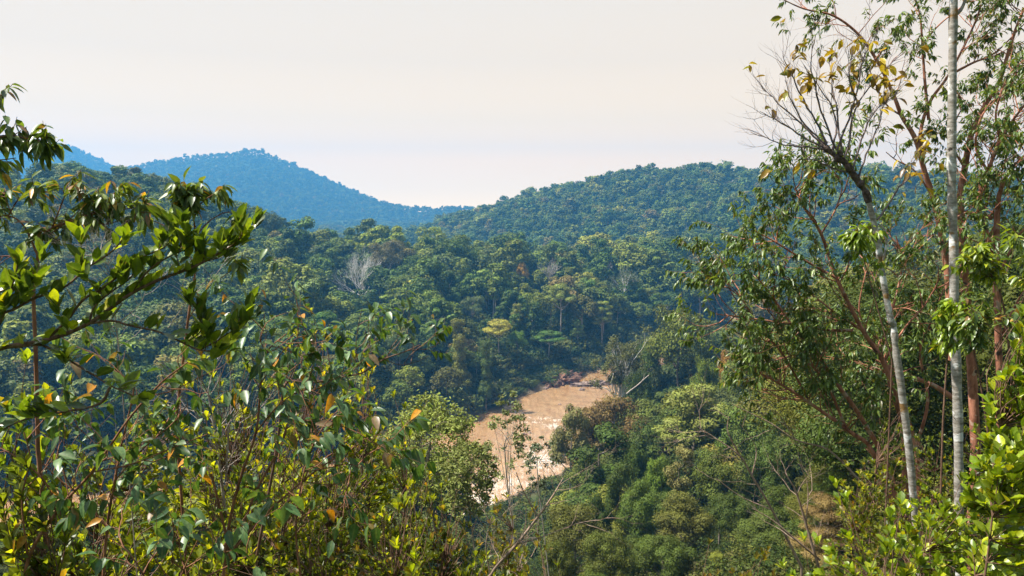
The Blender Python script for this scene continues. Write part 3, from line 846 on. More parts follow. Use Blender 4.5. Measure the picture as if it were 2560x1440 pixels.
xs = np.array([c[0] for c in cand]); ys = np.array([c[1] for c in cand]); zs = np.array([c[2] for c in cand]); hs = np.array([c[3] for c in cand]); kd = np.array([c[4] for c in cand])
drop = np.zeros(len(xs), bool)
SHOWN += [(905, 628, 405, 100, 85), (1372, 640, 470, 45, 40), (1515, 648, 480, 44, 45), (1565, 668, 455, 48, 45), (1556, 822, 225, 92, 150), (1705, 880, 250, 20, 75)]
_tx, _ty = project(np.stack([xs, ys, zs + hs], -1)); _hw = hs * .27 * FPX / ys
for (a, b, c, w, dp) in SHOWN:
    drop |= (ys < c - 2) & (np.abs(_tx - a) < w * .42 + _hw * .8) & (_ty < b + dp) & (_ty > b - 260)
for (x, y, r) in PLACED:
    drop |= (xs - x) ** 2 + (ys - y) ** 2 < r * r
for f in (0.05, .3, .55, .8, 1.0):              # nothing may hide the open water
    for k in (-.3, 0, .3):
        a, b = project(np.stack([xs + k * hs, ys, zs + f * hs], -1))
        drop |= in_poly(a, b, WATER_POLY) & (ys < 330)
# the corridor in front of the camera stays clear: only what stays under the river view
tx, ty = project(np.stack([xs, ys, zs + hs], -1))
drop |= (ys < 200) & (kd == 'near') & (tx < 1400) & ((tx > 1100) | (ty < 1030))
drop |= (ys < 62) & (tx < 1950) & ((ty < 1215) | (tx < 1390))
def too_tall(x0, x1, lim, ymax):
    global drop
    drop |= (tx > x0) & (tx < x1) & (ty < lim) & (ys < ymax)
too_tall(1380, 1600, 1000, 190); too_tall(1600, 1800, 900, 190); too_tall(1800, 2000, 800, 190); too_tall(1380, 1640, 900, 300); too_tall(2000, 2300, 640, 120); too_tall(2300, 2700, 500, 120); too_tall(1640, 2000, 790, 320)
xs, ys, zs, hs, kd = xs[~drop], ys[~drop], zs[~drop], hs[~drop], kd[~drop]
n = len(xs)
tx, ty = project(np.stack([xs, ys, zs + hs * .8], -1))
inview = (tx > -30) & (tx < 2590) & (ty > -20) & (ty < 1460)
# tint of every tree: mostly deep green, some olive, blue-green, yellow-green, brown or greyish
PAL = np.array([(.040, .072, .020), (.032, .060, .020), (.055, .085, .024), (.075, .100, .028), (.048, .072, .036), (.085, .085, .045), (.090, .125, .030), (.060, .068, .030), (.105, .095, .065), (.12, .14, .045)])
PNAME = ['deep green', 'dark green', 'mid green', 'olive green', 'bluish green', 'brownish', 'yellow-green', 'dull olive', 'greyish', 'pale lime']
pk = rng.choice(len(PAL), n, p=[.24, .19, .19, .12, .10, .035, .05, .045, .01, .02])
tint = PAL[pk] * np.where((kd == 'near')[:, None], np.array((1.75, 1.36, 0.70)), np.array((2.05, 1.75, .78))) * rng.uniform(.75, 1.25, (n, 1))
FSET = {'near': [0, 1, 2, 3, 4, 6, 8, 9], 'mid': [0, 1, 2, 3, 4, 2, 3, 7, 8, 9, 2, 3, 0, 1, 6]}
FNAME = {'round': 'rounded', 'dome': 'domed', 'loose': 'airy', 'umbrella': 'flat-topped', 'layered': 'tiered', 'column': 'narrow'}
# visibility from the photographer's place, hidden behind the left-hand shrubs or not
hidden = (tx < 420) & (ty > 620) | (tx < 1130) & (ty > 880) | (tx < 640) & (ty > 700) | (tx > 2330) | (tx > 1990) & (ty > 700)
size = np.where(inview & ~hidden, hs / np.hypot(xs, ys), 0)
size = np.where(inview & (kd == 'near') & (ys < 190), 10 + hs / np.hypot(xs, ys), size)
order = np.argsort(-size)
N_IND = 275
ind = order[:N_IND]
print('NEARVIEW', (size > 10).sum())
is_ind = np.zeros(n, bool); is_ind[ind] = True
# near-slope trees hidden or at the frame's edge still stand there as trees of their own
print('TREES total', n, 'individual', is_ind.sum(), 'near', (kd == 'near').sum(), 'farthest individual', ys[ind].max())

LM = np.array([(a, b) for a, b, _ in LANDMARKS], float)
LNAME = [c for _, _, c in LANDMARKS]
near_lm = np.argmin((tx[ind, None] - LM[None, :, 0]) ** 2 + ((ty[ind, None] - LM[None, :, 1]) * 1.3) ** 2, axis=1)
dirs = ['right of', 'upper right of', 'straight above', 'upper left of', 'left of', 'lower left of', 'straight below', 'lower right of']
ORD = ['nearest', 'second', 'third', 'fourth', 'fifth', 'sixth', 'seventh', 'eighth', 'ninth', 'tenth', 'eleventh', 'twelfth', 'thirteenth', 'fourteenth', 'fifteenth', 'sixteenth', 'seventeenth', 'eighteenth', 'nineteenth', 'twentieth'] + ['far'] * 400
buckets = {}
for q, i in enumerate(ind):
    a = math.atan2(-(ty[i] - LM[near_lm[q], 1]), tx[i] - LM[near_lm[q], 0])
    sec = int(round(a / (math.pi / 4))) % 8
    buckets.setdefault((near_lm[q], sec), []).append((math.hypot(tx[i] - LM[near_lm[q], 0], ty[i] - LM[near_lm[q], 1]), i))
LABEL = {}; VARI = {}
for (lm, sec), lst in buckets.items():
    lst.sort()
    for rank, (_, i) in enumerate(lst):
        vs = FSET['near' if kd[i] == 'near' else 'mid']; VARI[i] = vs[int(rng.integers(len(vs)))]
        o = ORD[rank]
        LABEL[i] = f"{PNAME[pk[i]]} {FNAME[NEAR[VARI[i]][0]]} tree, {o} one {dirs[sec]} the {LNAME[lm]}"
for i in ind:
    v = VARI[i]
    sc = rng.uniform(.85, 1.15) if kd[i] != 'near' else rng.uniform(1.0, 1.4)
    place_tree(v, (xs[i], ys[i], zs[i] - .3), hs[i], sc, tint[i], rng.uniform(0, 6.28), LABEL[i], 'tree', 'forest trees of the valley')
# the rest of the forest: one mass
rest = ~is_ind
dist = np.hypot(xs, ys)
kindix = np.where(dist > 780, rng.integers(8, 12, n), rng.integers(0, 8, n))
kindix = np.where(dist < 140, rng.integers(18, 20, n), kindix)
wd = rng.uniform(.85, 1.2, n)
sc3 = np.stack([hs * wd, hs * wd, hs], 1)
scatter_stuff('distant_forest', np.stack([xs, ys, zs - .4 - np.where(dist > 780, .22 * hs, 0)], 1)[rest], sc3[rest], rng.uniform(0, 6.28, n)[rest], tint[rest], kindix[rest])
# undergrowth on the slopes and along the banks
X, Y = jitter_grid(-330, 330, 26, 470, 3.6, rng)
d, sd, _ = poly_dist(X, Y, RIV)
ok = (np.abs(X) < Y * .78 + 6) & (d > HALF_W + 1.5) & ((sd > 0) | (d < HALF_W + 90))
X, Y, d, sd = X[ok], Y[ok], d[ok], sd[ok]; Z = H(X, Y)
s = np.where(sd > 0, rng.uniform(2.0, 4.4, len(X)), rng.uniform(4.0, 10.0, len(X))) * np.clip((d - HALF_W) / 8 + np.where(sd > 0, .45, .6), .45, 1)
s = np.where((sd < 0) & (d < HALF_W + 16) & (Y > 315), np.minimum(s, rng.uniform(2.5, 5.5, len(X))), s)
ax, ay = project(np.stack([X, Y, Z + s * .8], -1))
ok = ~(in_poly(ax, ay, WATER_POLY) & (Y < 300)) & ~((np.abs(ax - 1408) < 42) & (ay > 938) & (ay < 990))
X, Y, Z, s = X[ok], Y[ok], Z[ok], s[ok]
tt = PAL[rng.choice([0, 1, 2, 2, 3, 3, 7], len(X))] * np.array((1.45, 1.2, .65)) * rng.uniform(.55, 1.1, (len(X), 1))
scatter_stuff('undergrowth', np.stack([X, Y, Z - .2], 1), np.stack([s * 1.2, s * 1.2, s], 1), rng.uniform(0, 6.28, len(X)), tt, rng.integers(12, 15, len(X)) + np.where(Y < 130, 3, 0))

# ------------------------------------------------------------------ river edge: mud bank, rubble bar, boulders, logs
def on_water(px, py):
    q = P(px, py, 1.0); k = CAM[2] / (CAM[2] - q[2])
    return CAM + (q - CAM) * k
M_MUD = mat_bark("eroded_earth", (0.10, 0.05, 0.032), (0.27, 0.15, 0.095), 0.9, 1.0, bump=1.0, rough=0.95)
M_ROCK = mat_bark("river_rock", (0.13, 0.085, 0.065), (0.30, 0.22, 0.18), 1.2, 1.0, bump=0.8, rough=0.85)
M_DEAD = mat_bark("bleached_wood", (0.30, 0.24, 0.19), (0.52, 0.45, 0.37), 2.0, 0.2)

def blob(rng, rx, ry, rz, nu=28, nv=14, rough=.35, sc=2.0):
    th = np.linspace(0, 2 * np.pi, nu, endpoint=False); ph = np.linspace(-np.pi / 2, np.pi / 2, nv)
    TH, PH = np.meshgrid(th, ph)
    d = np.stack([np.cos(TH) * np.cos(PH), np.sin(TH) * np.cos(PH), np.sin(PH)], -1)
    s = int(rng.integers(1000))
    k = 1 + rough * ((fbm(d[..., 0] * sc + 5 + d[..., 2] * 1.3, d[..., 1] * sc + 7 - d[..., 2] * .9, s, 4) - .47) * 2.4)
    V = d * k[..., None] * np.array((rx, ry, rz))
    idx = np.arange(nu * nv).reshape(nv, nu); nx = np.roll(idx, -1, 1)
    return V.reshape(-1, 3), np.stack([idx[:-1], nx[:-1], nx[1:], idx[1:]], -1).reshape(-1, 4)

rng = np.random.default_rng(9)
def mound(name, label, px, py, rx, ry, rz, mat, rotz, **kw):
    c = on_water(px, py)
    V, Q = blob(rng, rx, ry, rz, 96, 40, kw.get('rough', .5), kw.get('sc', 4.0))
    o = link(name, mesh_np(name, V, Q), mat, None, (c[0], c[1], kw.get('z', 0.2)), label=label, category=kw.get('cat', 'river bank'))
    o.rotation_euler = (0, 0, rotz)
    return o
mound('earth_bank', "collapsed reddish brown earth bank at the far water's edge", 1402, 955, 12, 5.5, 3.4, M_MUD, R_(50), cat='earth bank', z=.1, sc=10.0, rough=.75)
mound('rubble_bar', "low pile of pinkish rubble in the river beside the earth bank", 1488, 962, 9, 2.8, 1.3, M_ROCK, R_(15), sc=9.0, rough=.8, cat='rubble')
for i, (px, py, s, lab) in enumerate(((1455, 975, 1.4, "boulder with white water at the left end of the rubble bar"), (1428, 966, .9, "small brown rock between the earth bank and the rubble bar"), (1400, 1012, .8, "lone brown rock in the shallow water above the rapids"),
                                      (1322, 1082, 1.0, "dark rock breaking the surface just below the rapids"), (1312, 1086, .8, "smaller dark rock left of the one below the rapids"), (1310, 982, 1.1, "brown rock at the far water's edge left of the earth bank"), (1365, 972, 1.2, "low brown rock at the foot of the earth bank"))):
    c = on_water(px, py); V, Q = blob(rng, s, s * .8, s * .6, 26, 14, .5)
    o = link('boulder', mesh_np('boulder', V, Q), M_ROCK, None, (c[0], c[1], 0.1), label=lab, category='rock', group='rocks in the river')
    o.rotation_euler = (0, 0, rng.uniform(0, 6))
def log(label, a, b, da, db, r, name='fallen_log', mat=None):
    p, q = P(*a, da), P(*b, db)
    w = Wood(); t = np.linspace(0, 1, 7)[:, None]
    pts = p * (1 - t) + q * t + np.random.default_rng(int(a[0])).normal(0, r * .25, (7, 3))
    w.tube(pts, np.linspace(r, r * .55, 7), 7)
    w.tube(catmull([pts[4], pts[4] + np.array((.6, 0, 1.2)), pts[4] + np.array((.7, .2, 2.3))], 3), np.linspace(r * .4, r * .12, 7), 5)
    o = w.build(name, mat or M_DEAD, None, p); o.location = p
    o['label'] = label; o['category'] = 'log'
log("pale fallen log lying on top of the brown earth bank", (1410, 920), (1440, 938), 372, 360, .42)
log("bleached dead trunk leaning right beside the tall forked tree", (1566, 985), (1622, 938), 205, 208, .19)

# ------------------------------------------------------------------ foreground plants
M_LEAF = mat_leaf("leaf_glossy", .36, .5, .32)
M_LEAF_FINE = mat_leaf("leaf_small", .42, .45, .50, (2.3, 2.1, .45, 1))
M_LEAF_DARK = mat_leaf("leaf_matt", .40, .45, .30, (1.9, 1.7, .5, 1))
M_STEM_BROWN = mat_bark("brown_stem", (0.085, 0.045, 0.03), (0.22, 0.13, 0.085), 60, .25)
M_STEM_RED = mat_bark("reddish_stem", (0.13, 0.055, 0.03), (0.30, 0.14, 0.075), 50, .25)
M_STEM_GREY = mat_bark("grey_stem", (0.22, 0.18, 0.15), (0.42, 0.36, 0.31), 40, .25)
M_REDBARK = mat_bark("red_peeling_bark", (0.17, 0.062, 0.036), (0.46, 0.20, 0.125), 9, .35, c3=[((.40, .27, .20), .60, 5.0), ((.07, .04, .03), .64, 3.0)], bump=.8)
M_WHITEBARK = mat_bark("white_ringed_bark", (0.17, 0.145, 0.115), (0.44, 0.41, 0.37), 9, 2.6, c3=[((.62, .61, .59), .57, 6.0), ((.26, .15, .055), .62, 4.0), ((.035, .028, .022), .67, 13.0)], bump=.5)
M_KNOB = mat_bark("dark_knobbly_bark", (0.04, 0.028, 0.022), (0.14, 0.10, 0.08), 30, .8, bump=1.0)
M_TWIG_GREY = mat_bark("violet_grey_twig", (0.11, 0.08, 0.08), (0.24, 0.19, 0.19), 20, .3)
M_TWIG_PINK = mat_bark("pinkish_bare_twig", (0.18, 0.115, 0.08), (0.38, 0.28, 0.215), 20, .3)

PALS = {
 'glossy': ([(.045, .078, .012), (.070, .115, .014), (.11, .165, .016), (.20, .27, .02), (.08, .11, .04)], [.3, .3, .2, .14, .06]),
 'droop': ([(.055, .10, .022), (.095, .145, .03), (.16, .21, .04), (.20, .11, .04), (.46, .26, .03)], [.34, .34, .25, .05, .02]),
 'melas': ([(.036, .085, .026), (.060, .125, .040), (.10, .17, .060), (.50, .22, .02), (.20, .13, .07)], [.36, .36, .22, .02, .04]),
 'fine': ([(.095, .120, .011), (.18, .21, .014), (.28, .30, .016), (.34, .26, .016), (.045, .065, .010)], [.26, .32, .24, .04, .14]),
 'deep': ([(.045, .066, .011), (.075, .105, .013), (.12, .15, .015), (.04, .045, .012), (.26, .15, .02)], [.34, .30, .18, .15, .03]),
 'bronze': ([(.10, .090, .018), (.15, .11, .02), (.20, .10, .02), (.07, .085, .015), (.20, .19, .02)], [.3, .25, .1, .2, .15]),
 'bright': ([(.095, .15, .010), (.19, .25, .012), (.31, .35, .014), (.38, .36, .02), (.045, .075, .015)], [.26, .34, .24, .04, .12]),
 'redtree': ([(.05, .095, .018), (.085, .14, .024), (.14, .20, .034), (.22, .18, .02), (.09, .085, .03)], [.38, .36, .20, .02, .04]),
 'yellow': ([(.34, .22, .025), (.24, .14, .022), (.46, .34, .035), (.15, .09, .03), (.17, .17, .025)], [.28, .24, .18, .14, .16]),
 'lime': ([(.16, .24, .012), (.24, .32, .015), (.10, .16, .014), (.40, .32, .03)], [.4, .3, .25, .05]),
}
def colour(rng, pal):
    c, w = PALS[pal]
    return np.array(c[rng.choice(len(c), p=w)]) * rng.uniform(.8, 1.25)

UP = np.array((0, 0, 1.0))
def rosette(L, rng, tip, axis, k, l, w, pal, spread=(.35, 1.0), young=None):
    axis = unit(axis)
    s = unit(np.cross(axis, rng.normal(0, 1, 3))); t = np.cross(axis, s)
    for i in range(k):
        a = i * 2.4 + rng.uniform(-.3, .3); th = rng.uniform(*spread) * (1 - .45 * i / max(k, 1))
        rad = s * math.cos(a) + t * math.sin(a)
        d = axis * math.cos(th) + rad * math.sin(th)
        n = axis * math.sin(th) - rad * math.cos(th) + rng.normal(0, .2, 3)
        f = rng.uniform(.65, 1.1)
        p = tip - axis * l * .5 * (1 - i / k)
        L.add(p, d, n, l * f, w * f, colour(rng, young if young and i > k * .6 else pal), rng.uniform(-.05, .2))

def alternate(L, rng, pts, spacing, l, w, pal, start=.1, tilt=(.5, 1.0), up=.55, jitter=.3, young=None):
    pts = np.asarray(pts); seg = np.linalg.norm(np.diff(pts, axis=0), axis=1); cum = np.concatenate([[0], np.cumsum(seg)])
    s = cum[-1] * start; side = 1
    while s < cum[-1]:
        j = min(np.searchsorted(cum, s) - 1, len(seg) - 1); j = max(j, 0)
        p = pts[j] + (pts[j + 1] - pts[j]) * (s - cum[j]) / (seg[j] + 1e-9)
        ax = unit(pts[j + 1] - pts[j]); lat = unit(np.cross(ax, UP + rng.normal(0, jitter, 3)))
        th = rng.uniform(*tilt)
        d = ax * math.cos(th) + lat * side * math.sin(th) + UP * up * rng.uniform(.3, 1.3) + rng.normal(0, .15, 3)
        n = unit(np.cross(np.cross(d, UP), d)) + rng.normal(0, .55, 3)
        f = rng.uniform(.7, 1.15)
        L.add(p, d, n, l * f, w * f * rng.uniform(.85, 1.1), colour(rng, young if young and s > cum[-1] * .8 else pal), rng.uniform(-.05, .22))
        side = -side; s += spacing * rng.uniform(.5, 1.5)

def droop(L, rng, pts, k, l, w, pal, start=.35, hang=1.0):
    pts = np.asarray(pts)
    for i in range(k):
        t = start + (1 - start) * (i + rng.uniform(0, 1)) / k; q = min(t, .999) * (len(pts) - 1); j = int(q)
        p = pts[j] + (pts[j + 1] - pts[j]) * (q - j); ax = unit(pts[j + 1] - pts[j])
        rad = rng.normal(0, 1, 3); rad[2] *= .3; rad = unit(rad)
        d = ax * .45 + rad * .75 - UP * hang * rng.uniform(.35, 1.25)
        n = UP * .6 + rad * .9 + rng.normal(0, .25, 3)
        f = rng.uniform(.65, 1.15)
        L.add(p, d, n, l * f, w * f, colour(rng, pal), rng.uniform(.05, .4))

def px_line(pts, d, n=5):
    return catmull([P(a[0], a[1], a[2] if len(a) > 2 else d) for a in pts], n)

def to_ground(line, n=4):
    """carry a stem from its first point down to the soil"""
    p = line[0]; g = np.array((p[0] + .1, p[1] + .05, float(H(p[0] + .1, p[1] + .05)) - .1))
    if g[2] > p[2] - .05: return line
    t = np.linspace(0, 1, n, endpoint=False)[:, None]
    return np.vstack([g * (1 - t) + p * t, line])

class Plant:
    def __init__(s, name, label, cat, org, group=None):
        s.org = np.asarray(org, float); s.root = thing(name, label, cat, s.org, group)
        s.wood = {}; s.leaves = {}
    def w(s, mat, part='stem'): return s.wood.setdefault(part, (Wood(), mat))[0]
    def l(s, mat, part='foliage', profile='ellip', st=3): return s.leaves.setdefault(part, (Leaves(), mat, profile, st))[0]
    def done(s):
        for k, (w, m) in s.wood.items(): w.build(k, m, s.root, s.org)
        for k, (l, m, pr, st) in s.leaves.items(): l.build(k, m, s.root, s.org, pr, st)
        return s.root

def ground_at(px, d, py=1400):
    p = P(px, py, d); return np.array((p[0], p[1], float(H(p[0], p[1]))))

def gen_shrub(px, top, d, wpx, label, pal='fine', young=None, M=260, l=.072, w=.034, k=7, profile='obov', stem=None, group='small-leaved shrubs on the slope', name='leafy_shrub', depth=.45, bare=10, seed=0, style='rosette', nst=7, matl=None):
    rng = np.random.default_rng(int(px * 13 + top * 7 + seed)); M = int(M * 1.45)
    base = ground_at(px, d); tp = P(px, top, d)
    rx = wpx * d / FPX * .5; hgt = tp[2] - base[2]; rz = max(hgt * depth, rx * .7)
    cen = np.array((tp[0], tp[1], tp[2] - rz))
    pl = Plant(name, label, 'shrub', base, group)
    W = pl.w(stem or M_STEM_BROWN); L = pl.l(matl or M_LEAF_FINE, profile=profile, st=2 if l * FPX / d < 34 else 3)
    nodes = []
    for i in range(nst):
        a = i * 2.4 + rng.uniform(-.4, .4); f = rng.uniform(.3, .9)
        e = cen + np.array((math.cos(a) * rx * f * .8, math.sin(a) * rx * f * .8, rz * rng.uniform(.15, .75)))
        b = base + np.array((math.cos(a) * .12, math.sin(a) * .12, -.1))
        m1 = b * .6 + e * .4 + np.array((math.cos(a) * .1, math.sin(a) * .1, .1)) + rng.normal(0, .06 * hgt * .3, 3)
        m2 = b * .25 + e * .75 + rng.normal(0, .05 * hgt * .3, 3)
        line = catmull([b, m1, m2, e], 7)
        W.tube(line, np.linspace(.011, .0035, len(line)) * (hgt / 3.2) ** .7 * 1.15, 5)
        nodes.append(line[5:])
    nodes = np.concatenate(nodes)
    for i in range(M):
        u = unit(rng.normal(0, 1, 3)); 
        if u[2] < -.35: u[2] = -u[2]
        r = rng.uniform(.35, 1.0) ** .5
        lump = .82 + .36 * vnoise(u[0] * 2.3 + px, u[1] * 2.3 + u[2] * 1.7, 3)
        t = cen + u * r * lump * np.array((rx, rx, rz))
        dd = np.linalg.norm((nodes - t) * np.array((1, 1, 1.0)), axis=1) + np.where(nodes[:, 2] > t[2] - .02, .6, 0)
        b = nodes[np.argmin(dd)]
        mid = (b + t) / 2 + rng.normal(0, .12, 3) * np.linalg.norm(t - b) * .6
        tw = catmull([b, mid, t], 3)
        W.tube(tw, np.linspace(.0036, .0014, len(tw)) * (hgt / 3.2) ** .5, 3)
        if i < bare: continue
        ax = unit(tw[-1] - tw[-3]) + UP * .55 + np.array((-.12, 0, 0))
        if style == 'rosette':
            rosette(L, rng, t, ax, k, l, w, pal, young=young)
            if i % 2: rosette(L, rng, tw[3], ax + rng.normal(0, .4, 3), max(k - 3, 2), l, w, pal, spread=(.6, 1.2))
        elif style == 'alt':
            alternate(L, rng, tw, l * .33, l, w, pal, start=.25, young=young)
        else:
            droop(L, rng, tw, k, l, w, pal)
    return pl.done()

SH = 'small-leaved shrubs on the left slope'
gen_shrub(640, 890, 6.2, 350, "yellow-green small-leaved shrub below the glossy branch tips, left of the arching bare branch", M=300, group=SH)
gen_shrub(790, 860, 6.8, 300, "yellow-green shrub rising just under the arching bare branch", M=300, group=SH)
gen_shrub(905, 845, 7.2, 220, "small-leaved shrub behind the right end of the arching bare branch", M=260, group=SH)
gen_shrub(985, 985, 7.0, 200, "bright-tipped shrub with upright shoots, left of the feathery yellow-green tree", pal='fine', young='bright', M=210, group=SH)
gen_shrub(1075, 1120, 6.6, 170, "sparse shrub in front of the feathery yellow-green tree's foot", pal='deep', young='bronze', M=150, group=SH)
gen_shrub(480, 960, 5.6, 320, "yellow-green shrub behind pale bare twigs, left middle", M=260, group=SH)
gen_shrub(870, 1050, 6.0, 330, "dark olive shrub full of thin grey stems, left of the river gap", pal='deep', young='fine', M=260, bare=60, group=SH)
gen_shrub(560, 1110, 4.9, 420, "dense olive shrub in the middle of the left thicket", pal='deep', young='fine', M=340, group=SH)
gen_shrub(270, 1130, 4.2, 420, "leafy olive-green shrub behind the crossing brown stems", pal='fine', M=340, l=.07, w=.034, group=SH)
gen_shrub(60, 1010, 3.9, 330, "broad-leaved green shrub against the left edge of the frame", pal='glossy', young='fine', M=220, l=.08, w=.038, profile='ellip', group=SH)
gen_shrub(715, 1215, 5.2, 380, "shadowy shrub with many thin stems in the lower left thicket", pal='deep', M=240, bare=50, group=SH)
gen_shrub(930, 1250, 5.4, 300, "thin-stemmed dark shrub at the bottom, left of the pale twiggy bush", pal='deep', young='bronze', M=170, bare=60, group=SH)
gen_shrub(1000, 1290, 4.2, 165, "small bright shrub with large upright leaves at the bottom left of centre", pal='fine', young='bright', M=70, l=.085, w=.036, bare=2, group=SH)
gen_shrub(420, 1290, 3.7, 460, "dark green low shrub at the bottom between the brown stems", pal='deep', young='fine', M=260, group=SH)
gen_shrub(90, 1260, 3.3, 420, "dense low shrub in the bottom left corner", pal='fine', M=260, l=.06, group=SH)
gen_shrub(640, 1360, 4.0, 330, "low yellow-green shrub at the bottom edge, right of the forking reddish stems", pal='fine', M=180, group=SH)
gen_shrub(820, 1390, 4.6, 260, "low dark twiggy shrub at the bottom edge beside the bright small shrub", pal='deep', M=120, bare=40, group=SH)
gen_shrub(1255, 1140, 6.4, 150, "slender bush with bronze upright leaves standing before the river", pal='bronze', young='fine', M=130, bare=30, k=5, group=SH, nst=6)
gen_shrub(1330, 1255, 5.6, 190, "pale twiggy bush with few bronze leaves at the lower centre", pal='bronze', young='fine', M=130, bare=45, k=5, stem=M_TWIG_PINK, group=SH)
gen_shrub(1150, 1250, 6.0, 180, "half-bare dark bush below the feathery yellow-green tree", pal='deep', young='bronze', M=170, bare=50, group=SH)

gen_shrub(360, 960, 5.0, 260, "yellow-green shrub showing between the glossy branch and the crossing stems", M=200, group=SH)
gen_shrub(720, 1010, 5.6, 300, "bright yellow-green shrub below the arching bare branch's left end", M=240, group=SH)
gen_shrub(1010, 1160, 5.8, 230, "yellow-green shrub low at the left side of the river gap", M=190, group=SH)
gen_shrub(180, 1030, 4.6, 260, "olive shrub in the left thicket under the dark glossy branch", M=170, pal='deep', young='fine', group=SH)
gen_shrub(20, 1200, 2.9, 340, "dark leafy shrub filling the left edge below the broad-leaved one", M=170, pal='deep', young='fine', group=SH)
gen_shrub(1195, 1320, 4.9, 250, "olive-green leafy bush at the bottom under the pinkish bare branch", M=170, pal='deep', young='fine', group=SH)
gen_shrub(1400, 1385, 5.4, 190, "low green bush at the bottom edge right of the pinkish bare branch", M=120, pal='deep', young='bronze', group=SH)
RS = 'shrubs on the right slope'
gen_shrub(2250, 1000, 9.5, 330, "dark green shrub behind the thin white trunk's lower half", pal='deep', young='fine', M=320, group=RS)
gen_shrub(2450, 1010, 8.9, 280, "olive shrub behind the thick white trunk, above the bright bushes", pal='deep', young='fine', M=300, group=RS)
gen_shrub(2190, 1165, 7.4, 260, "olive-bronze shrub at the foot of the red-barked stems", pal='fine', young='bronze', M=230, group=RS)
gen_shrub(2345, 1170, 6.4, 260, "yellowish shrub between the two white trunks", pal='bright', M=260, group=RS)
gen_shrub(1890, 1385, 6.8, 220, "rusty low shrub at the bottom, left of the bright yellow-green bush", pal='bronze', M=150, group=RS)
gen_shrub(1760, 1405, 8.0, 200, "brownish twiggy low shrub at the bottom edge under the pink bare branches", pal='bronze', M=110, bare=40, group=RS)
gen_shrub(2110, 1265, 5.2, 290, "bright yellow-green bush at the bottom, left of the thin white trunk", pal='bright', young='lime', M=200, l=.085, w=.042, k=6, group=RS, matl=M_LEAF)
gen_shrub(2400, 1190, 4.7, 330, "bright leafy bush covering the foot of the thick white trunk", pal='bright', young='lime', M=200, l=.08, w=.042, group=RS, matl=M_LEAF)
gen_shrub(2560, 840, 4.5, 210, "tall bright yellow-green bush at the right edge beside the thick white trunk", pal='bright', young='lime', M=190, l=.085, w=.045, group=RS, matl=M_LEAF, depth=.30)
gen_shrub(2570, 1050, 3.9, 280, "nearest bright green bush in the lower right corner, with rounded leaves", pal='bright', young='bright', M=170, l=.08, w=.048, style='alt', group=RS, matl=M_LEAF, profile='ellip')
gen_shrub(2260, 1310, 4.2, 260, "low bright bush at the bottom edge between the two white trunks", pal='bright', young='lime', M=120, l=.075, w=.04, group=RS, matl=M_LEAF)
gen_shrub(2000, 1365, 5.0, 170, "small bright bush at the bottom edge, leftmost of the yellow-green ones", pal='bright', young='lime', M=90, l=.075, w=.036, group=RS, matl=M_LEAF)

# glossy-leaved branches reaching in from the left
def line_plant(name, label, cat, d, skel, stem_mat, leaf_mat, leaf_fn, profile='ellip', st=3, group=None, ground=True, twig=None, seed=0, part='stem'):
    rng = np.random.default_rng(seed)
    lines = [px_line(s[0], s[3] if len(s) > 3 else d) for s in skel]
    if ground: lines[0] = to_ground(lines[0])
    g = lines[0][0]
    pl = Plant(name, label, cat, (g[0], g[1], g[2]), group)
    W = pl.w(stem_mat, part); L = pl.l(leaf_mat, profile=profile, st=st) if leaf_mat else None
    for ln, s in zip(lines, skel):
        W.tube(ln, np.linspace(s[1], s[2], len(ln)), 7)
        tips = []
        if twig:
            n = int(twig['per'] * max(1, np.linalg.norm(ln[-1] - ln[0])))
            for i in range(n):
                t = rng.uniform(twig.get('t0', .3), 1); q = t * (len(ln) - 1); j = min(int(q), len(ln) - 2)
                p = ln[j] + (ln[j + 1] - ln[j]) * (q - j); ax = unit(ln[j + 1] - ln[j])
                dv = unit(ax * .5 + unit(np.cross(ax, rng.normal(0, 1, 3))) * .9 + UP * twig.get('up', .25))
                grow(rng, W, tips, p, dv, twig['len'] * rng.uniform(.5, 1.2), twig['r'], twig.get('level', 1), dict(n=(1, 3, 3), seg=4, jit=.2, up=.06, spread=(.4, .9), ratio=(.5, .8), taper=.5))
        if L is not None: leaf_fn(L, rng, ln, tips, s)
    return pl, rng

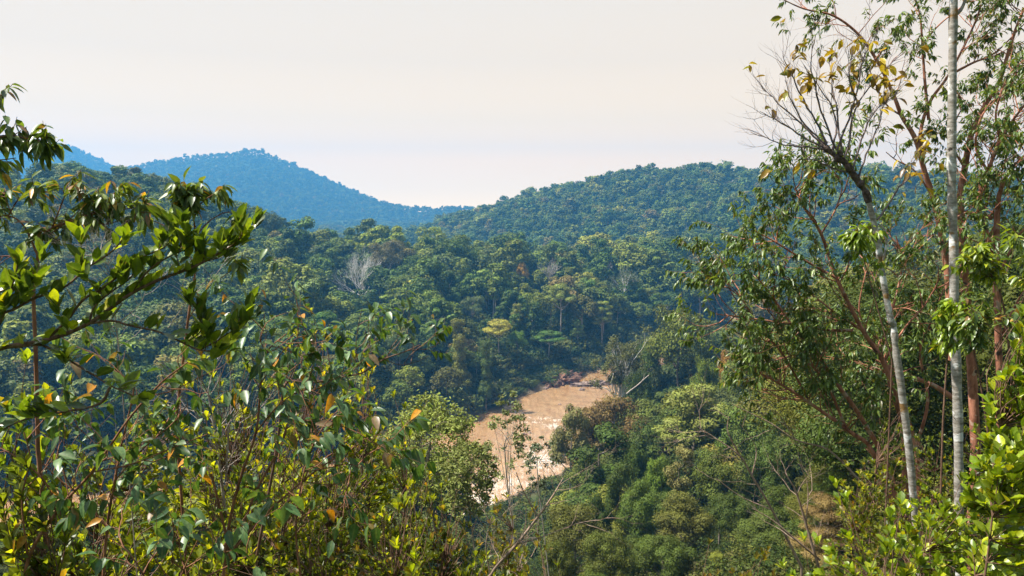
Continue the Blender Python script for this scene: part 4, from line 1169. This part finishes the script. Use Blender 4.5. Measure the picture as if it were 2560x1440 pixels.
def glossy_fn(L, rng, ln, tips, s):
    if s[1] < .0078 or s[0][0][0] < 0:
        alternate(L, rng, ln, .021, .070, .034, 'glossy', start=.12, up=.75, young='bright')
    rosette(L, rng, ln[-1], ln[-1] - ln[-3] + UP * .03, 5, .07, .032, 'bright', spread=(.3, .8))
    for t in tips:
        alternate(L, rng, t, .024, .068, .033, 'glossy', start=.1, up=.7)
        rosette(L, rng, t[-1], t[-1] - t[-2] + UP * .02, 5, .066, .031, 'glossy', young='bright', spread=(.25, .8))
pl, _ = line_plant('glossy_shrub', "near shrub with large glossy upright leaves reaching in from the left edge", 'shrub', 2.35, [
    ([(-442, 1180), (-222, 970), (-22, 878), (117, 850), (221, 809), (325, 736), (402, 698), (478, 670), (533, 642), (578, 615), (606, 590)], .0095, .0022),
    ([(221, 809), (278, 802), (325, 814), (398, 830), (458, 858), (499, 875), (543, 878)], .004, .002),
    ([(38, 868), (98, 862), (138, 880), (193, 913), (238, 940), (277, 965), (348, 995)], .0045, .002),
    ([(-142, 860), (-22, 795), (38, 772), (88, 745), (158, 720), (218, 670), (278, 630), (313, 590)], .005, .002),
    ([(117, 850), (168, 800), (208, 750), (258, 720), (308, 680), (358, 642), (408, 620), (433, 595)], .0045, .0018),
    ([(325, 736), (368, 680), (408, 650), (448, 630), (473, 620)], .0035, .0016),
    ([(458, 858), (483, 845), (500, 830), (508, 815)], .0025, .0015),
    ([(499, 875), (538, 855), (568, 835), (588, 825)], .0025, .0015),
    ([(-82, 900), (-12, 830), (18, 750), (38, 690), (46, 645)], .004, .0016),
    ([(-102, 790), (-2, 730), (58, 720), (98, 695)], .004, .0016),
    ([(221, 809), (238, 765), (278, 730), (318, 702), (343, 670)], .0035, .0016),
    ([(277, 965), (248, 1010), (158, 1030), (58, 1050), (-22, 1090)], .005, .002),
], M_STEM_BROWN, M_LEAF, glossy_fn, twig=dict(per=2.6, len=.11, r=.0018, level=0, up=.6), seed=5)
pl.done()

# drooping light sprigs in the upper left corner
def droop_fn(k, l, w, pal, along=True):
    def fn(L, rng, ln, tips, s):
        if along: droop(L, rng, ln, max(int(k * np.linalg.norm(ln[-1] - ln[0]) * 4), 4), l, w, pal, start=.3)
        for t in tips: droop(L, rng, t, k, l, w, pal, start=.3)
    return fn
pl, _ = line_plant('drooping_sapling', "sapling with limp light green hanging leaves in the upper left corner", 'sapling', 3.0, [
    ([(-420, 1250), (-330, 800), (-230, 470), (-120, 380), (-40, 352), (20, 340), (60, 345), (98, 352), (122, 366)], .014, .002),
    ([(-230, 470), (-160, 300), (-80, 250), (-20, 240), (15, 238)], .006, .0018),
    ([(-120, 380), (-50, 400), (0, 400), (40, 395)], .004, .0018),
    ([(-230, 470), (-200, 200), (-180, 60), (-170, -60)], .006, .002),
    ([(20, 340), (45, 365), (70, 385)], .003, .0015),
], M_STEM_BROWN, M_LEAF, droop_fn(5, .068, .024, 'droop'), profile='lance', twig=dict(per=3.5, len=.08, r=.002, level=0, t0=.45), seed=6)
pl.done()

pl, _ = line_plant('hanging_leaf_shrub', "shrub of purplish twigs with hanging dark leaf tufts above the glossy branch", 'shrub', 3.5, [
    ([(95, 1120), (90, 900), (84, 720), (95, 640), (104, 600), (130, 570), (200, 545), (255, 520), (290, 478)], .011, .002),
    ([(130, 570), (148, 525), (165, 480), (168, 462)], .004, .0018),
    ([(95, 640), (60, 565), (20, 540), (-30, 548)], .005, .002),
    ([(20, 540), (45, 500), (70, 482), (95, 480)], .0035, .0018),
    ([(30, 536), (15, 500), (12, 478)], .003, .0018),
    ([(200, 545), (230, 555), (270, 560), (310, 545)], .003, .0016),
    ([(255, 520), (300, 525), (330, 520), (350, 530)], .003, .0016),
    ([(104, 600), (160, 560), (205, 520), (225, 500)], .003, .0016),
    ([(90, 700), (50, 650), (10, 640), (-20, 650)], .004, .0018),
], M_STEM_RED, M_LEAF_DARK, droop_fn(6, .075, .026, 'droop', along=False), profile='lance', twig=dict(per=6, len=.10, r=.002, level=0, t0=.5), seed=7)
pl.done()
pl, _ = line_plant('hanging_leaf_shrub', "thin shrub with a few hanging leaf tufts in front of the blue hill", 'shrub', 3.7, [
    ([(440, 1050), (470, 800), (487, 690), (490, 610), (484, 550), (470, 510), (452, 470)], .008, .0018),
    ([(490, 590), (520, 556), (560, 532), (588, 535), (606, 548)], .003, .0016),
    ([(484, 550), (500, 512), (530, 488), (556, 480)], .003, .0016),
    ([(487, 660), (430, 580), (390, 555), (350, 545)], .003, .0016),
    ([(470, 510), (462, 480), (470, 470), (500, 478)], .002, .0014),
    ([(470, 800), (520, 720), (560, 690), (600, 660)], .003, .0012),
], M_STEM_RED, M_LEAF_DARK, droop_fn(6, .08, .030, 'droop', along=False), profile='lance', twig=dict(per=4.2, len=.07, r=.0016, level=0, t0=.78), seed=8)
pl.done()

# broad hanging three-veined leaves on brown stems
MG = 'reddish-stemmed shrubs with hanging pointed leaves'
def melas(label, d, skel, seed, per=2.3, k=4, mat=None, level=1, ln_=.26, l=.072):
    pl, _ = line_plant('pointed_leaf_shrub', label, 'shrub', d, skel, mat or M_STEM_RED, M_LEAF_DARK, droop_fn(k, l, .033, 'melas', along=False), profile='lance', twig=dict(per=per, len=ln_, r=.0028, level=level, t0=.3, up=.3), seed=seed, group=MG)
    pl.done()
melas("brown-stemmed shrub crossing the lower left corner diagonally, with long hanging leaves", 2.9, [
    ([(60, 1560), (70, 1400), (150, 1270), (230, 1180), (320, 1050), (400, 960), (470, 905)], 0.0086, 0.0024),
    ([(70, 1400), (55, 1250), (75, 1150), (60, 1080)], 0.0043, 0.0020), ([(150, 1270), (100, 1190), (20, 1130), (-40, 1110)], 0.0043, 0.0020),
    ([(230, 1180), (330, 1160), (430, 1120), (520, 1085)], 0.0036, 0.0020)], 21)
melas("upright orange-brown stemmed shrub left of the middle with hanging leaves", 3.1, [
    ([(250, 1560), (268, 1320), (288, 1200), (300, 1130), (330, 1000), (340, 930)], 0.0072, 0.0024),
    ([(288, 1200), (360, 1120), (430, 1060), (470, 1010)], 0.0036, 0.0016), ([(268, 1320), (200, 1240), (150, 1200), (110, 1160)], 0.0036, 0.0016)], 22)
melas("tall shrub of several reddish stems fanning up from the bottom, with pointed leaves", 3.5, [
    ([(550, 1560), (568, 1340), (600, 1200), (640, 1080), (652, 960), (668, 880), (715, 835)], 0.0094, 0.0024),
    ([(575, 1400), (640, 1230), (700, 1120), (718, 1060)], 0.0072, 0.0048), ([(562, 1400), (660, 1290), (760, 1200), (830, 1150), (900, 1110)], 0.0065, 0.0024),
    ([(570, 1360), (545, 1250), (528, 1185)], 0.0072, 0.0048), ([(640, 1080), (700, 1010), (760, 975), (800, 985)], 0.0043, 0.0020),
    ([(652, 960), (690, 900), (735, 850), (770, 838)], 0.0029, 0.0016), ([(668, 880), (650, 850), (660, 825)], 0.0022, 0.0016),
    ([(760, 1200), (800, 1110), (830, 1060), (860, 1040)], 0.0036, 0.0016)], 23, per=2.1)
melas("arching bare-forked branch with hanging leaves at its right tip", 4.2, [
    ([(640, 1400), (690, 1130), (705, 1000), (712, 965), (730, 950), (780, 957), (850, 943), (905, 932), (960, 898), (1010, 880), (1050, 862)], 0.0094, 0.0024),
    ([(712, 965), (735, 920), (728, 880), (760, 850)], 0.0043, 0.0016), ([(905, 932), (890, 880), (895, 820), (905, 770)], 0.0036, 0.0012),
    ([(960, 898), (1000, 912), (1040, 905), (1070, 890)], 0.0022, 0.0012), ([(850, 943), (870, 910), (930, 880)], 0.0022, 0.0012)], 24, per=2.4, mat=M_STEM_BROWN, k=5)
melas("near sprig of pale hanging leaves left of the river, halfway up", 3.0, [
    ([(760, 1500), (740, 1330), (760, 1180), (800, 1080), (830, 1050)], 0.0050, 0.0016), ([(760, 1180), (820, 1170), (870, 1160), (900, 1170)], 0.0022, 0.0016)], 25, per=4, k=4)
melas("low sprigs of pointed leaves along the bottom left edge", 2.5, [
    ([(420, 1600), (440, 1480), (470, 1400), (500, 1340)], 0.0043, 0.0016), ([(420, 1550), (360, 1440), (320, 1380), (280, 1350)], 0.0036, 0.0016), ([(440, 1480), (560, 1420), (640, 1380)], 0.0036, 0.0016)], 26)

# bare twigs
def bare(label, d, skel, mat, seed, per=5, ln_=.3, r=.003, level=2, name='bare_bush', cat='bare bush', group=None, t0=.25):
    pl, _ = line_plant(name, label, cat, d, skel, mat, None, None, twig=dict(per=per, len=ln_, r=r, level=level, t0=t0, up=.3), seed=seed, part='branch', group=group)
    pl.done()
bare("pale dead stems sticking up through the left thicket", 5.2, [([(565, 1300), (545, 1130), (530, 1040), (518, 970)], .013, .004), ([(565, 1200), (570, 1080), (560, 1000)], .008, .003), ([(545, 1130), (500, 1060), (480, 1010)], .005, .002)], M_STEM_GREY, 31, per=3, level=1)
bare("pinkish bare branch curving up from the bottom at the centre", 4.4, [([(1190, 1560), (1225, 1440), (1290, 1362), (1345, 1292), (1385, 1235), (1408, 1195)], .014, .003), ([(1345, 1292), (1310, 1230), (1290, 1180)], .005, .002), ([(1290, 1362), (1360, 1340), (1440, 1310), (1490, 1300)], .004, .0015), ([(1225, 1440), (1215, 1360), (1230, 1290)], .004, .002)], M_TWIG_PINK, 32, per=3.2, ln_=.2, r=.0022)
bare("thin silvery twigs over the dark far forest at the left", 3.3, [([(300, 900), (280, 720), (270, 660), (200, 610)], .003, .001), ([(420, 820), (480, 740), (540, 700)], .002, .001), ([(280, 820), (350, 760), (370, 700)], .002, .001)], M_STEM_GREY, 33, per=7, ln_=.13, r=.0014)
PB = 'pink bare shrubs on the near slope'
bare("pinkish bare shrub spreading to the left in front of the dark near slope", 12.0, [([(2005, 1420), (1930, 1275), (1880, 1190), (1850, 1140), (1795, 1100), (1745, 1068)], .026, .006), ([(1850, 1140), (1820, 1080), (1822, 1040)], .014, .005), ([(1880, 1190), (1890, 1120), (1850, 1060)], .012, .004), ([(1930, 1275), (1850, 1240), (1790, 1195)], .012, .004)], M_TWIG_PINK, 34, per=1.1, ln_=.55, r=.005, group=PB, t0=.35)
bare("second pinkish bare shrub with a dark reddish stem, right of the other", 10.5, [([(2050, 1430), (2015, 1310), (1990, 1230), (1960, 1180)], .026, .008), ([(2050, 1400), (1990, 1350), (1930, 1300), (1880, 1270)], .018, .005), ([(2015, 1310), (2020, 1220), (2000, 1160)], .010, .004)], M_TWIG_PINK, 35, per=1.3, ln_=.5, r=.006, group=PB)
bare("long bare limb rising left over the dark trees from the red stems", 13.0, [([(2175, 1230), (2100, 1150), (2060, 1120), (1990, 1100), (1930, 1060), (1880, 1035), (1830, 1010)], .024, .006), ([(1990, 1100), (1950, 1040), (1900, 980)], .010, .004)], M_TWIG_PINK, 36, per=.7, ln_=.6, r=.006, level=1, name='bare_limb', cat='bare limb')

# feathery trees between the camera and the river
def feathery(px, top, d, wpx, label, tint, M, n, s, stem, seed, name='feathery_tree', rzk=1.1):
    rng = np.random.default_rng(seed)
    base = ground_at(px + 20, d); tp = P(px, top, d); rx = wpx * d / FPX * .5; rz = rx * rzk
    cen = np.array((tp[0], tp[1], tp[2] - rz)); root = thing(name, label, 'tree', base)
    W = Wood(); nodes = []
    top_ = cen + np.array((0, 0, rz * .2)); trunk = catmull([base + np.array((.2, 0, -.3)), base * .5 + cen * .5 + np.array((.25, 0, -.2)), cen + np.array((-.1, 0, -rz * .4)), top_], 6)
    W.tube(trunk, np.linspace(.13, .05, len(trunk)) * rx / 2.8, 7)
    for i in range(12):
        u = unit(rng.normal(0, 1, 3) + np.array((0, 0, .5))); b = trunk[rng.integers(8, len(trunk))]
        e = cen + u * np.array((rx, rx, rz)) * .75
        ln = catmull([b, (b + e) / 2 + rng.normal(0, .12, 3) * rx, e], 5); W.tube(ln, np.linspace(.05, .012, len(ln)) * rx / 2.8, 5); nodes.append(ln)
    nodes = np.concatenate(nodes); pos = []
    for i in range(M):
        u = unit(rng.normal(0, 1, 3) + np.array((0, 0, .3))); lump = .78 + .42 * vnoise(u[0] * 2.5 + seed, u[1] * 2.5 + u[2] * 2, 4)
        t = cen + u * np.array((rx, rx, rz)) * lump * rng.uniform(.45, 1) ** .5
        b = nodes[np.argmin(np.linalg.norm(nodes - t, axis=1))]
        tw = catmull([b, (b + t) / 2 + rng.normal(0, .05, 3) * rx, t], 3); W.tube(tw, np.linspace(.010, .004, len(tw)) * rx / 2.8, 3)
        pos.append(t + rng.normal(0, .085, (n, 3)) * rx * np.array((1, 1, .7)))
    pos = np.concatenate(pos)
    V, Q = rhombs(pos, rng.normal(0, .7, pos.shape) + np.array((-.2, -.2, .9)), s * rng.uniform(.7, 1.3, len(pos)), rng, 1.9)
    W.build('trunk', stem, root, base)
    c = link('crown', mesh_np('crown', V - base, Q, attrs={'var': ('FLOAT', np.repeat(rng.uniform(0, 1, len(pos)), 4))}), M_CANOPY, root)
    c['tint'] = [float(q) for q in tint]
feathery(1075, 1005, 34, 240, "feathery yellow-green tree with a dark trunk left of the river", (.19, .22, .042), 300, 26, .10, M_TRUNK, 51)
feathery(1270, 985, 26, 120, "slender airy tree standing in front of the river", (.15, .17, .06), 60, 20, .075, M_STEM_GREY, 52, rzk=2.1)
feathery(1352, 1095, 24, 90, "small thin grey-green tree right of the airy one, before the white water", (.085, .105, .055), 40, 20, .06, M_STEM_GREY, 53, rzk=1.6)
feathery(1175, 1110, 30, 150, "dull olive bushy tree under the feathery yellow-green one", (.16, .18, .045), 190, 24, .09, M_TRUNK, 54, rzk=1.3)

# ------------------------------------------------------------------ red-barked trees
RT = 'red-barked trees on the right'
def red_tree(label, d, skel, seed, per=1.3, k=11, l=.14, w=.042, ln_=.8, twr=.012, t0=.3):
    pl, _ = line_plant('red_barked_tree', label, 'tree', d, skel, M_REDBARK, M_LEAF_DARK, droop_fn(k, l, w, 'redtree', along=False), profile='lance', st=2, twig=dict(per=per, len=ln_, r=twr, level=2, t0=t0, up=.25), seed=seed, group=RT, part='trunk')
    return pl.done()
red_tree("low red-barked tree fanning its limbs to the left over the valley", 13.0, [
    ([(2275, 1420), (2242, 1310), (2183, 1133), (2118, 1075), (2026, 1009), (1950, 960), (1895, 930)], .060, .014),
    ([(2262, 1330), (2262, 1088), (2235, 990), (2209, 905), (2157, 826), (2092, 696), (2053, 585), (2007, 513), (1988, 470)], .062, .014),
    ([(2131, 826), (2060, 825), (1994, 813), (1863, 794), (1790, 785)], .028, .008),
    ([(2242, 1310), (2225, 1180), (2150, 1040), (2085, 950), (2040, 880), (1985, 820), (1930, 740), (1890, 690)], .050, .010),
    ([(2092, 696), (2010, 650), (1930, 600), (1880, 575)], .024, .008),
    ([(2157, 826), (2100, 790), (2060, 760), (2000, 715), (1950, 690)], .026, .008),
    ([(2118, 1075), (2060, 950), (2000, 895), (1950, 880)], .026, .008),
    ([(2053, 585), (2088, 525), (2105, 470), (2095, 440)], .016, .007),
    ([(2026, 1009), (1960, 890), (1900, 820), (1850, 740), (1800, 690)], .022, .007),
    ([(2209, 905), (2262, 820), (2310, 765), (2345, 705)], .022, .008),
], 61, per=3.3)
red_tree("second red-barked tree, with thin straight stems between the two white trunks", 15.0, [
    ([(2300, 1300), (2290, 1120), (2250, 1000), (2215, 940), (2205, 860), (2235, 760), (2255, 660), (2240, 590)], .050, .012),
    ([(2290, 1120), (2320, 1000), (2300, 880), (2330, 800), (2360, 720)], .035, .010),
    ([(2390, 1000), (2330, 962), (2262, 935), (2190, 900)], .060, .020),
    ([(2255, 660), (2300, 620), (2330, 590)], .020, .008), ([(2205, 860), (2150, 790), (2160, 700), (2180, 640)], .020, .008),
    ([(2215, 940), (2130, 905), (2060, 890)], .022, .008),
], 62, per=2.4)
red_tree("tallest red-barked tree, its crooked limbs rising behind the thick white trunk to the top edge", 17.0, [
    ([(2440, 1120), (2428, 900), (2412, 700), (2405, 560), (2400, 500), (2412, 420), (2430, 330), (2470, 250), (2500, 200), (2530, 100), (2560, 20)], .115, .026),
    ([(2380, 900), (2372, 720), (2360, 620), (2335, 500), (2312, 430), (2290, 350), (2255, 290), (2235, 240), (2200, 165), (2150, 90), (2085, 40), (2010, 22), (1950, -5)], .082, .011),
    ([(2312, 430), (2300, 345), (2322, 260), (2370, 190), (2420, 95), (2450, 20), (2460, -60)], .045, .012),
    ([(2322, 300), (2312, 200), (2306, 110), (2298, 30), (2270, -40)], .035, .012),
    ([(2370, 190), (2430, 158), (2490, 130), (2570, 50)], .032, .010),
    ([(2335, 500), (2290, 430), (2240, 400), (2215, 380)], .020, .008),
    ([(2255, 290), (2215, 260), (2180, 190), (2160, 130)], .022, .008),
    ([(2412, 420), (2380, 360), (2390, 300), (2420, 250)], .030, .010),
    ([(2306, 110), (2350, 60), (2400, 20), (2440, -20)], .020, .008),
], 63, per=1.7, ln_=.95, twr=.011, l=.15, w=.045, k=11, t0=.35)
red_tree("red-barked tree with paired trunks at the right edge", 15.5, [
    ([(2500, 1000), (2490, 700), (2468, 590), (2445, 510), (2470, 430), (2500, 350), (2540, 290), (2580, 240)], .078, .015),
    ([(2490, 700), (2492, 560), (2500, 480), (2530, 420), (2570, 380)], .070, .014),
    ([(2478, 545), (2440, 536), (2412, 530)], .050, .035),
    ([(2470, 430), (2440, 370), (2450, 300), (2480, 250)], .030, .010), ([(2500, 350), (2490, 280), (2520, 190), (2560, 150)], .026, .010),
    ([(2490, 700), (2540, 600), (2570, 560), (2610, 500)], .030, .010), ([(2530, 420), (2560, 470), (2600, 480)], .02, .01), ([(2490, 700), (2440, 640), (2400, 610)], .025, .010),
    ([(2500, 850), (2540, 760), (2580, 700)], .03, .012),
], 64, per=3.3, ln_=.85)

# ------------------------------------------------------------------ the two white trunks
def lumpy(rng, line, r0, r1, amp=.12):
    n = len(line); t = np.linspace(0, 1, n)
    return (r0 * (1 - t) + r1 * t) * (1 + amp * (vnoise(t * n * .33, t * 0 + 3, int(rng.integers(99))) - .4))
rng = np.random.default_rng(71)
ln = to_ground(px_line([(2402, 1540), (2398, 1340), (2396, 1100), (2390, 900), (2386, 760), (2384, 600), (2379, 450), (2380, 300), (2382, 100), (2386, -60), (2392, -260), (2400, -480)], 8.2, 9))
pl = Plant('white_barked_tree', "thick straight white-barked trunk running out of the top of the frame", 'tree', ln[0], 'white-barked trees')
W = pl.w(M_WHITEBARK, 'trunk'); W.tube(ln, lumpy(rng, ln, .048, .037, .3), 14)
B = pl.w(M_STEM_GREY, 'branch'); L = pl.l(M_LEAF_DARK, profile='ellip')
for i, (a, b) in enumerate((((2384, 40), [(2405, 20), (2425, -40), (2460, -140)]), ((2392, -260), [(2330, -340), (2280, -430)]), ((2400, -480), [(2410, -560), (2400, -640)]), ((2396, -380), [(2460, -440), (2520, -520)]), ((2392, -300), [(2440, -330), (2540, -360)]))):
    br = px_line([a] + b, 8.2); B.tube(br, np.linspace(.022, .006, len(br)), 6); tips = []
    for q in (br[-1], br[len(br) // 2]):
        for _ in range(4): grow(rng, B, tips, q, unit(br[-1] - br[0]) + rng.normal(0, .5, 3), .4, .005, 1, dict(n=(1, 3), seg=4, jit=.2, up=.05))
    if i > 0:
        for t in tips: droop(L, rng, t, 5, .16, .07, 'yellow', hang=.5)
pl.done()

ln = to_ground(px_line([(2312, 1540), (2300, 1440), (2275, 1150), (2252, 960), (2240, 880), (2234, 815), (2226, 795), (2205, 680), (2190, 580), (2170, 500)], 8.5, 9))
pl = Plant('white_barked_tree', "thinner leaning white-barked tree with a dark knobbly broken top and few yellow leaves", 'tree', ln[0], 'white-barked trees')
W = pl.w(M_WHITEBARK, 'trunk'); W.tube(ln, lumpy(rng, ln, .041, .028, .35), 12)
vine = px_line([(2196, 560), (2212, 575), (2216, 610), (2208, 650)], 8.45); W.tube(vine, np.linspace(.010, .014, len(vine)), 6)
K = pl.w(M_KNOB, 'knobbly_top')
kn = px_line([(2172, 506), (2164, 480), (2148, 458), (2128, 428), (2110, 404), (2086, 388), (2062, 372)], 8.5, 6)
K.tube(kn, .031 * (1 + .6 * (vnoise(np.arange(len(kn)) * .55, np.zeros(len(kn)), 5) - .35)) * np.linspace(1.05, .75, len(kn)), 10)
for p in ((2150, 462), (2120, 420), (2066, 374), (2095, 396), (2100, 385)):
    V, Q = blob(rng, .036, .036, .042, 16, 10, .5); K.v.append(V + P(*p, 8.48)); K.q.append(Q + K.n); K.n += len(V)
B = pl.w(M_TWIG_GREY, 'branch'); L = pl.l(M_LEAF, profile='ellip')
fan = [
    [(2062, 374), (2020, 370), (1970, 366), (1920, 350), (1868, 330)], [(2064, 366), (2000, 300), (1950, 250), (1908, 212)], [(2072, 362), (2020, 270), (1980, 180), (1958, 135)],
    [(2086, 372), (2050, 280), (2030, 180), (2038, 95)], [(2092, 372), (2142, 250), (2160, 150), (2178, 95)], [(2112, 396), (2150, 270), (2205, 180), (2272, 112)],
    [(2130, 424), (2152, 330), (2190, 262), (2245, 205)], [(2062, 370), (1995, 335), (1935, 295), (1900, 280)], [(2104, 394), (2098, 300), (2085, 200), (2092, 120)],
    [(2080, 380), (2085, 300), (2060, 230), (2010, 150)], [(2145, 455), (2172, 370), (2200, 300), (2215, 250)], [(2086, 386), (2030, 330), (1985, 260), (1960, 200)],
    [(2192, 545), (2228, 482), (2256, 436), (2272, 392)], [(2128, 428), (2090, 420), (2030, 400), (1985, 400)], [(2142, 250), (2120, 180), (2130, 110)],
]
for i, f in enumerate(fan):
    br = px_line([(a, b, 8.5 + .25 * math.sin(i * 1.7) * k / 3) for k, (a, b) in enumerate(f)], 8.5)
    br = br + np.cumsum(rng.normal(0, .008, br.shape), 0)
    B.tube(br, np.linspace(.012, .003, len(br)), 6); tips = []
    for _ in range(10):
        j = rng.integers(4, len(br) - 1)
        grow(rng, B, tips, br[j], unit(br[j + 1] - br[j]) + rng.normal(0, .35, 3) + UP * .2, .28, .0038, 1, dict(n=(1, 3), seg=4, jit=.15, up=.08, spread=(.3, .8)))
    for t in tips:
        u, v = project(t[-1])
        p_leaf = .42 if (u > 1985 and v > 90 and v < 340 and i not in (0, 13)) else .06
        if i == 12: p_leaf = .9
        if rng.uniform() < p_leaf: droop(L, rng, t, int(rng.integers(1, 4)), .125, .062, 'yellow', start=.5, hang=.9)
pl.done()

# bright saplings on the right
def sapling(label, d, skel, seed, pal='lime', l=.11, w=.038, k=6, per=6, ln_=.14, mat=None):
    pl, _ = line_plant('leafy_sapling', label, 'sapling', d, skel, M_STEM_BROWN, M_LEAF, droop_fn(k, l, w, pal, along=False), profile='lance', twig=dict(per=per, len=ln_, r=.003, level=0, t0=.62, up=.2), seed=seed, group='saplings on the right')
    pl.done()
sapling("lime green sapling whose hanging leaves cross the thick white trunk", 7.0, [([(2350, 1300), (2358, 1050), (2368, 900), (2376, 800), (2385, 765)], .012, .004), ([(2368, 900), (2350, 820), (2350, 790)], .004, .002), ([(2372, 850), (2400, 800), (2410, 790)], .004, .002)], 81, per=9)
sapling("lime green sprig left of the thin white trunk, below its knobbly top", 8.0, [([(2230, 900), (2180, 720), (2150, 620), (2135, 590)], .010, .003), ([(2180, 720), (2170, 680), (2180, 655)], .004, .002), ([(2150, 620), (2170, 590), (2185, 580)], .003, .002)], 82, per=5, k=6)
sapling("leafy sapling with green and yellow hanging leaves at the right edge", 7.5, [([(2540, 1100), (2520, 850), (2500, 730), (2460, 660), (2440, 620)], .014, .004), ([(2520, 850), (2560, 740), (2580, 660)], .006, .003), ([(2500, 730), (2530, 640), (2540, 590)], .005, .002), ([(2520, 850), (2450, 800), (2400, 790), (2380, 800)], .005, .002), ([(2460, 660), (2430, 670), (2400, 660)], .004, .002)], 83, pal='bright', per=7, l=.11)
sapling("dull green sapling right of the thick white trunk, above the bright bushes", 6.2, [([(2480, 1150), (2450, 950), (2430, 850), (2440, 780)], .010, .003), ([(2450, 950), (2500, 850), (2540, 800)], .005, .002)], 84, pal='droop', per=7, l=.10)
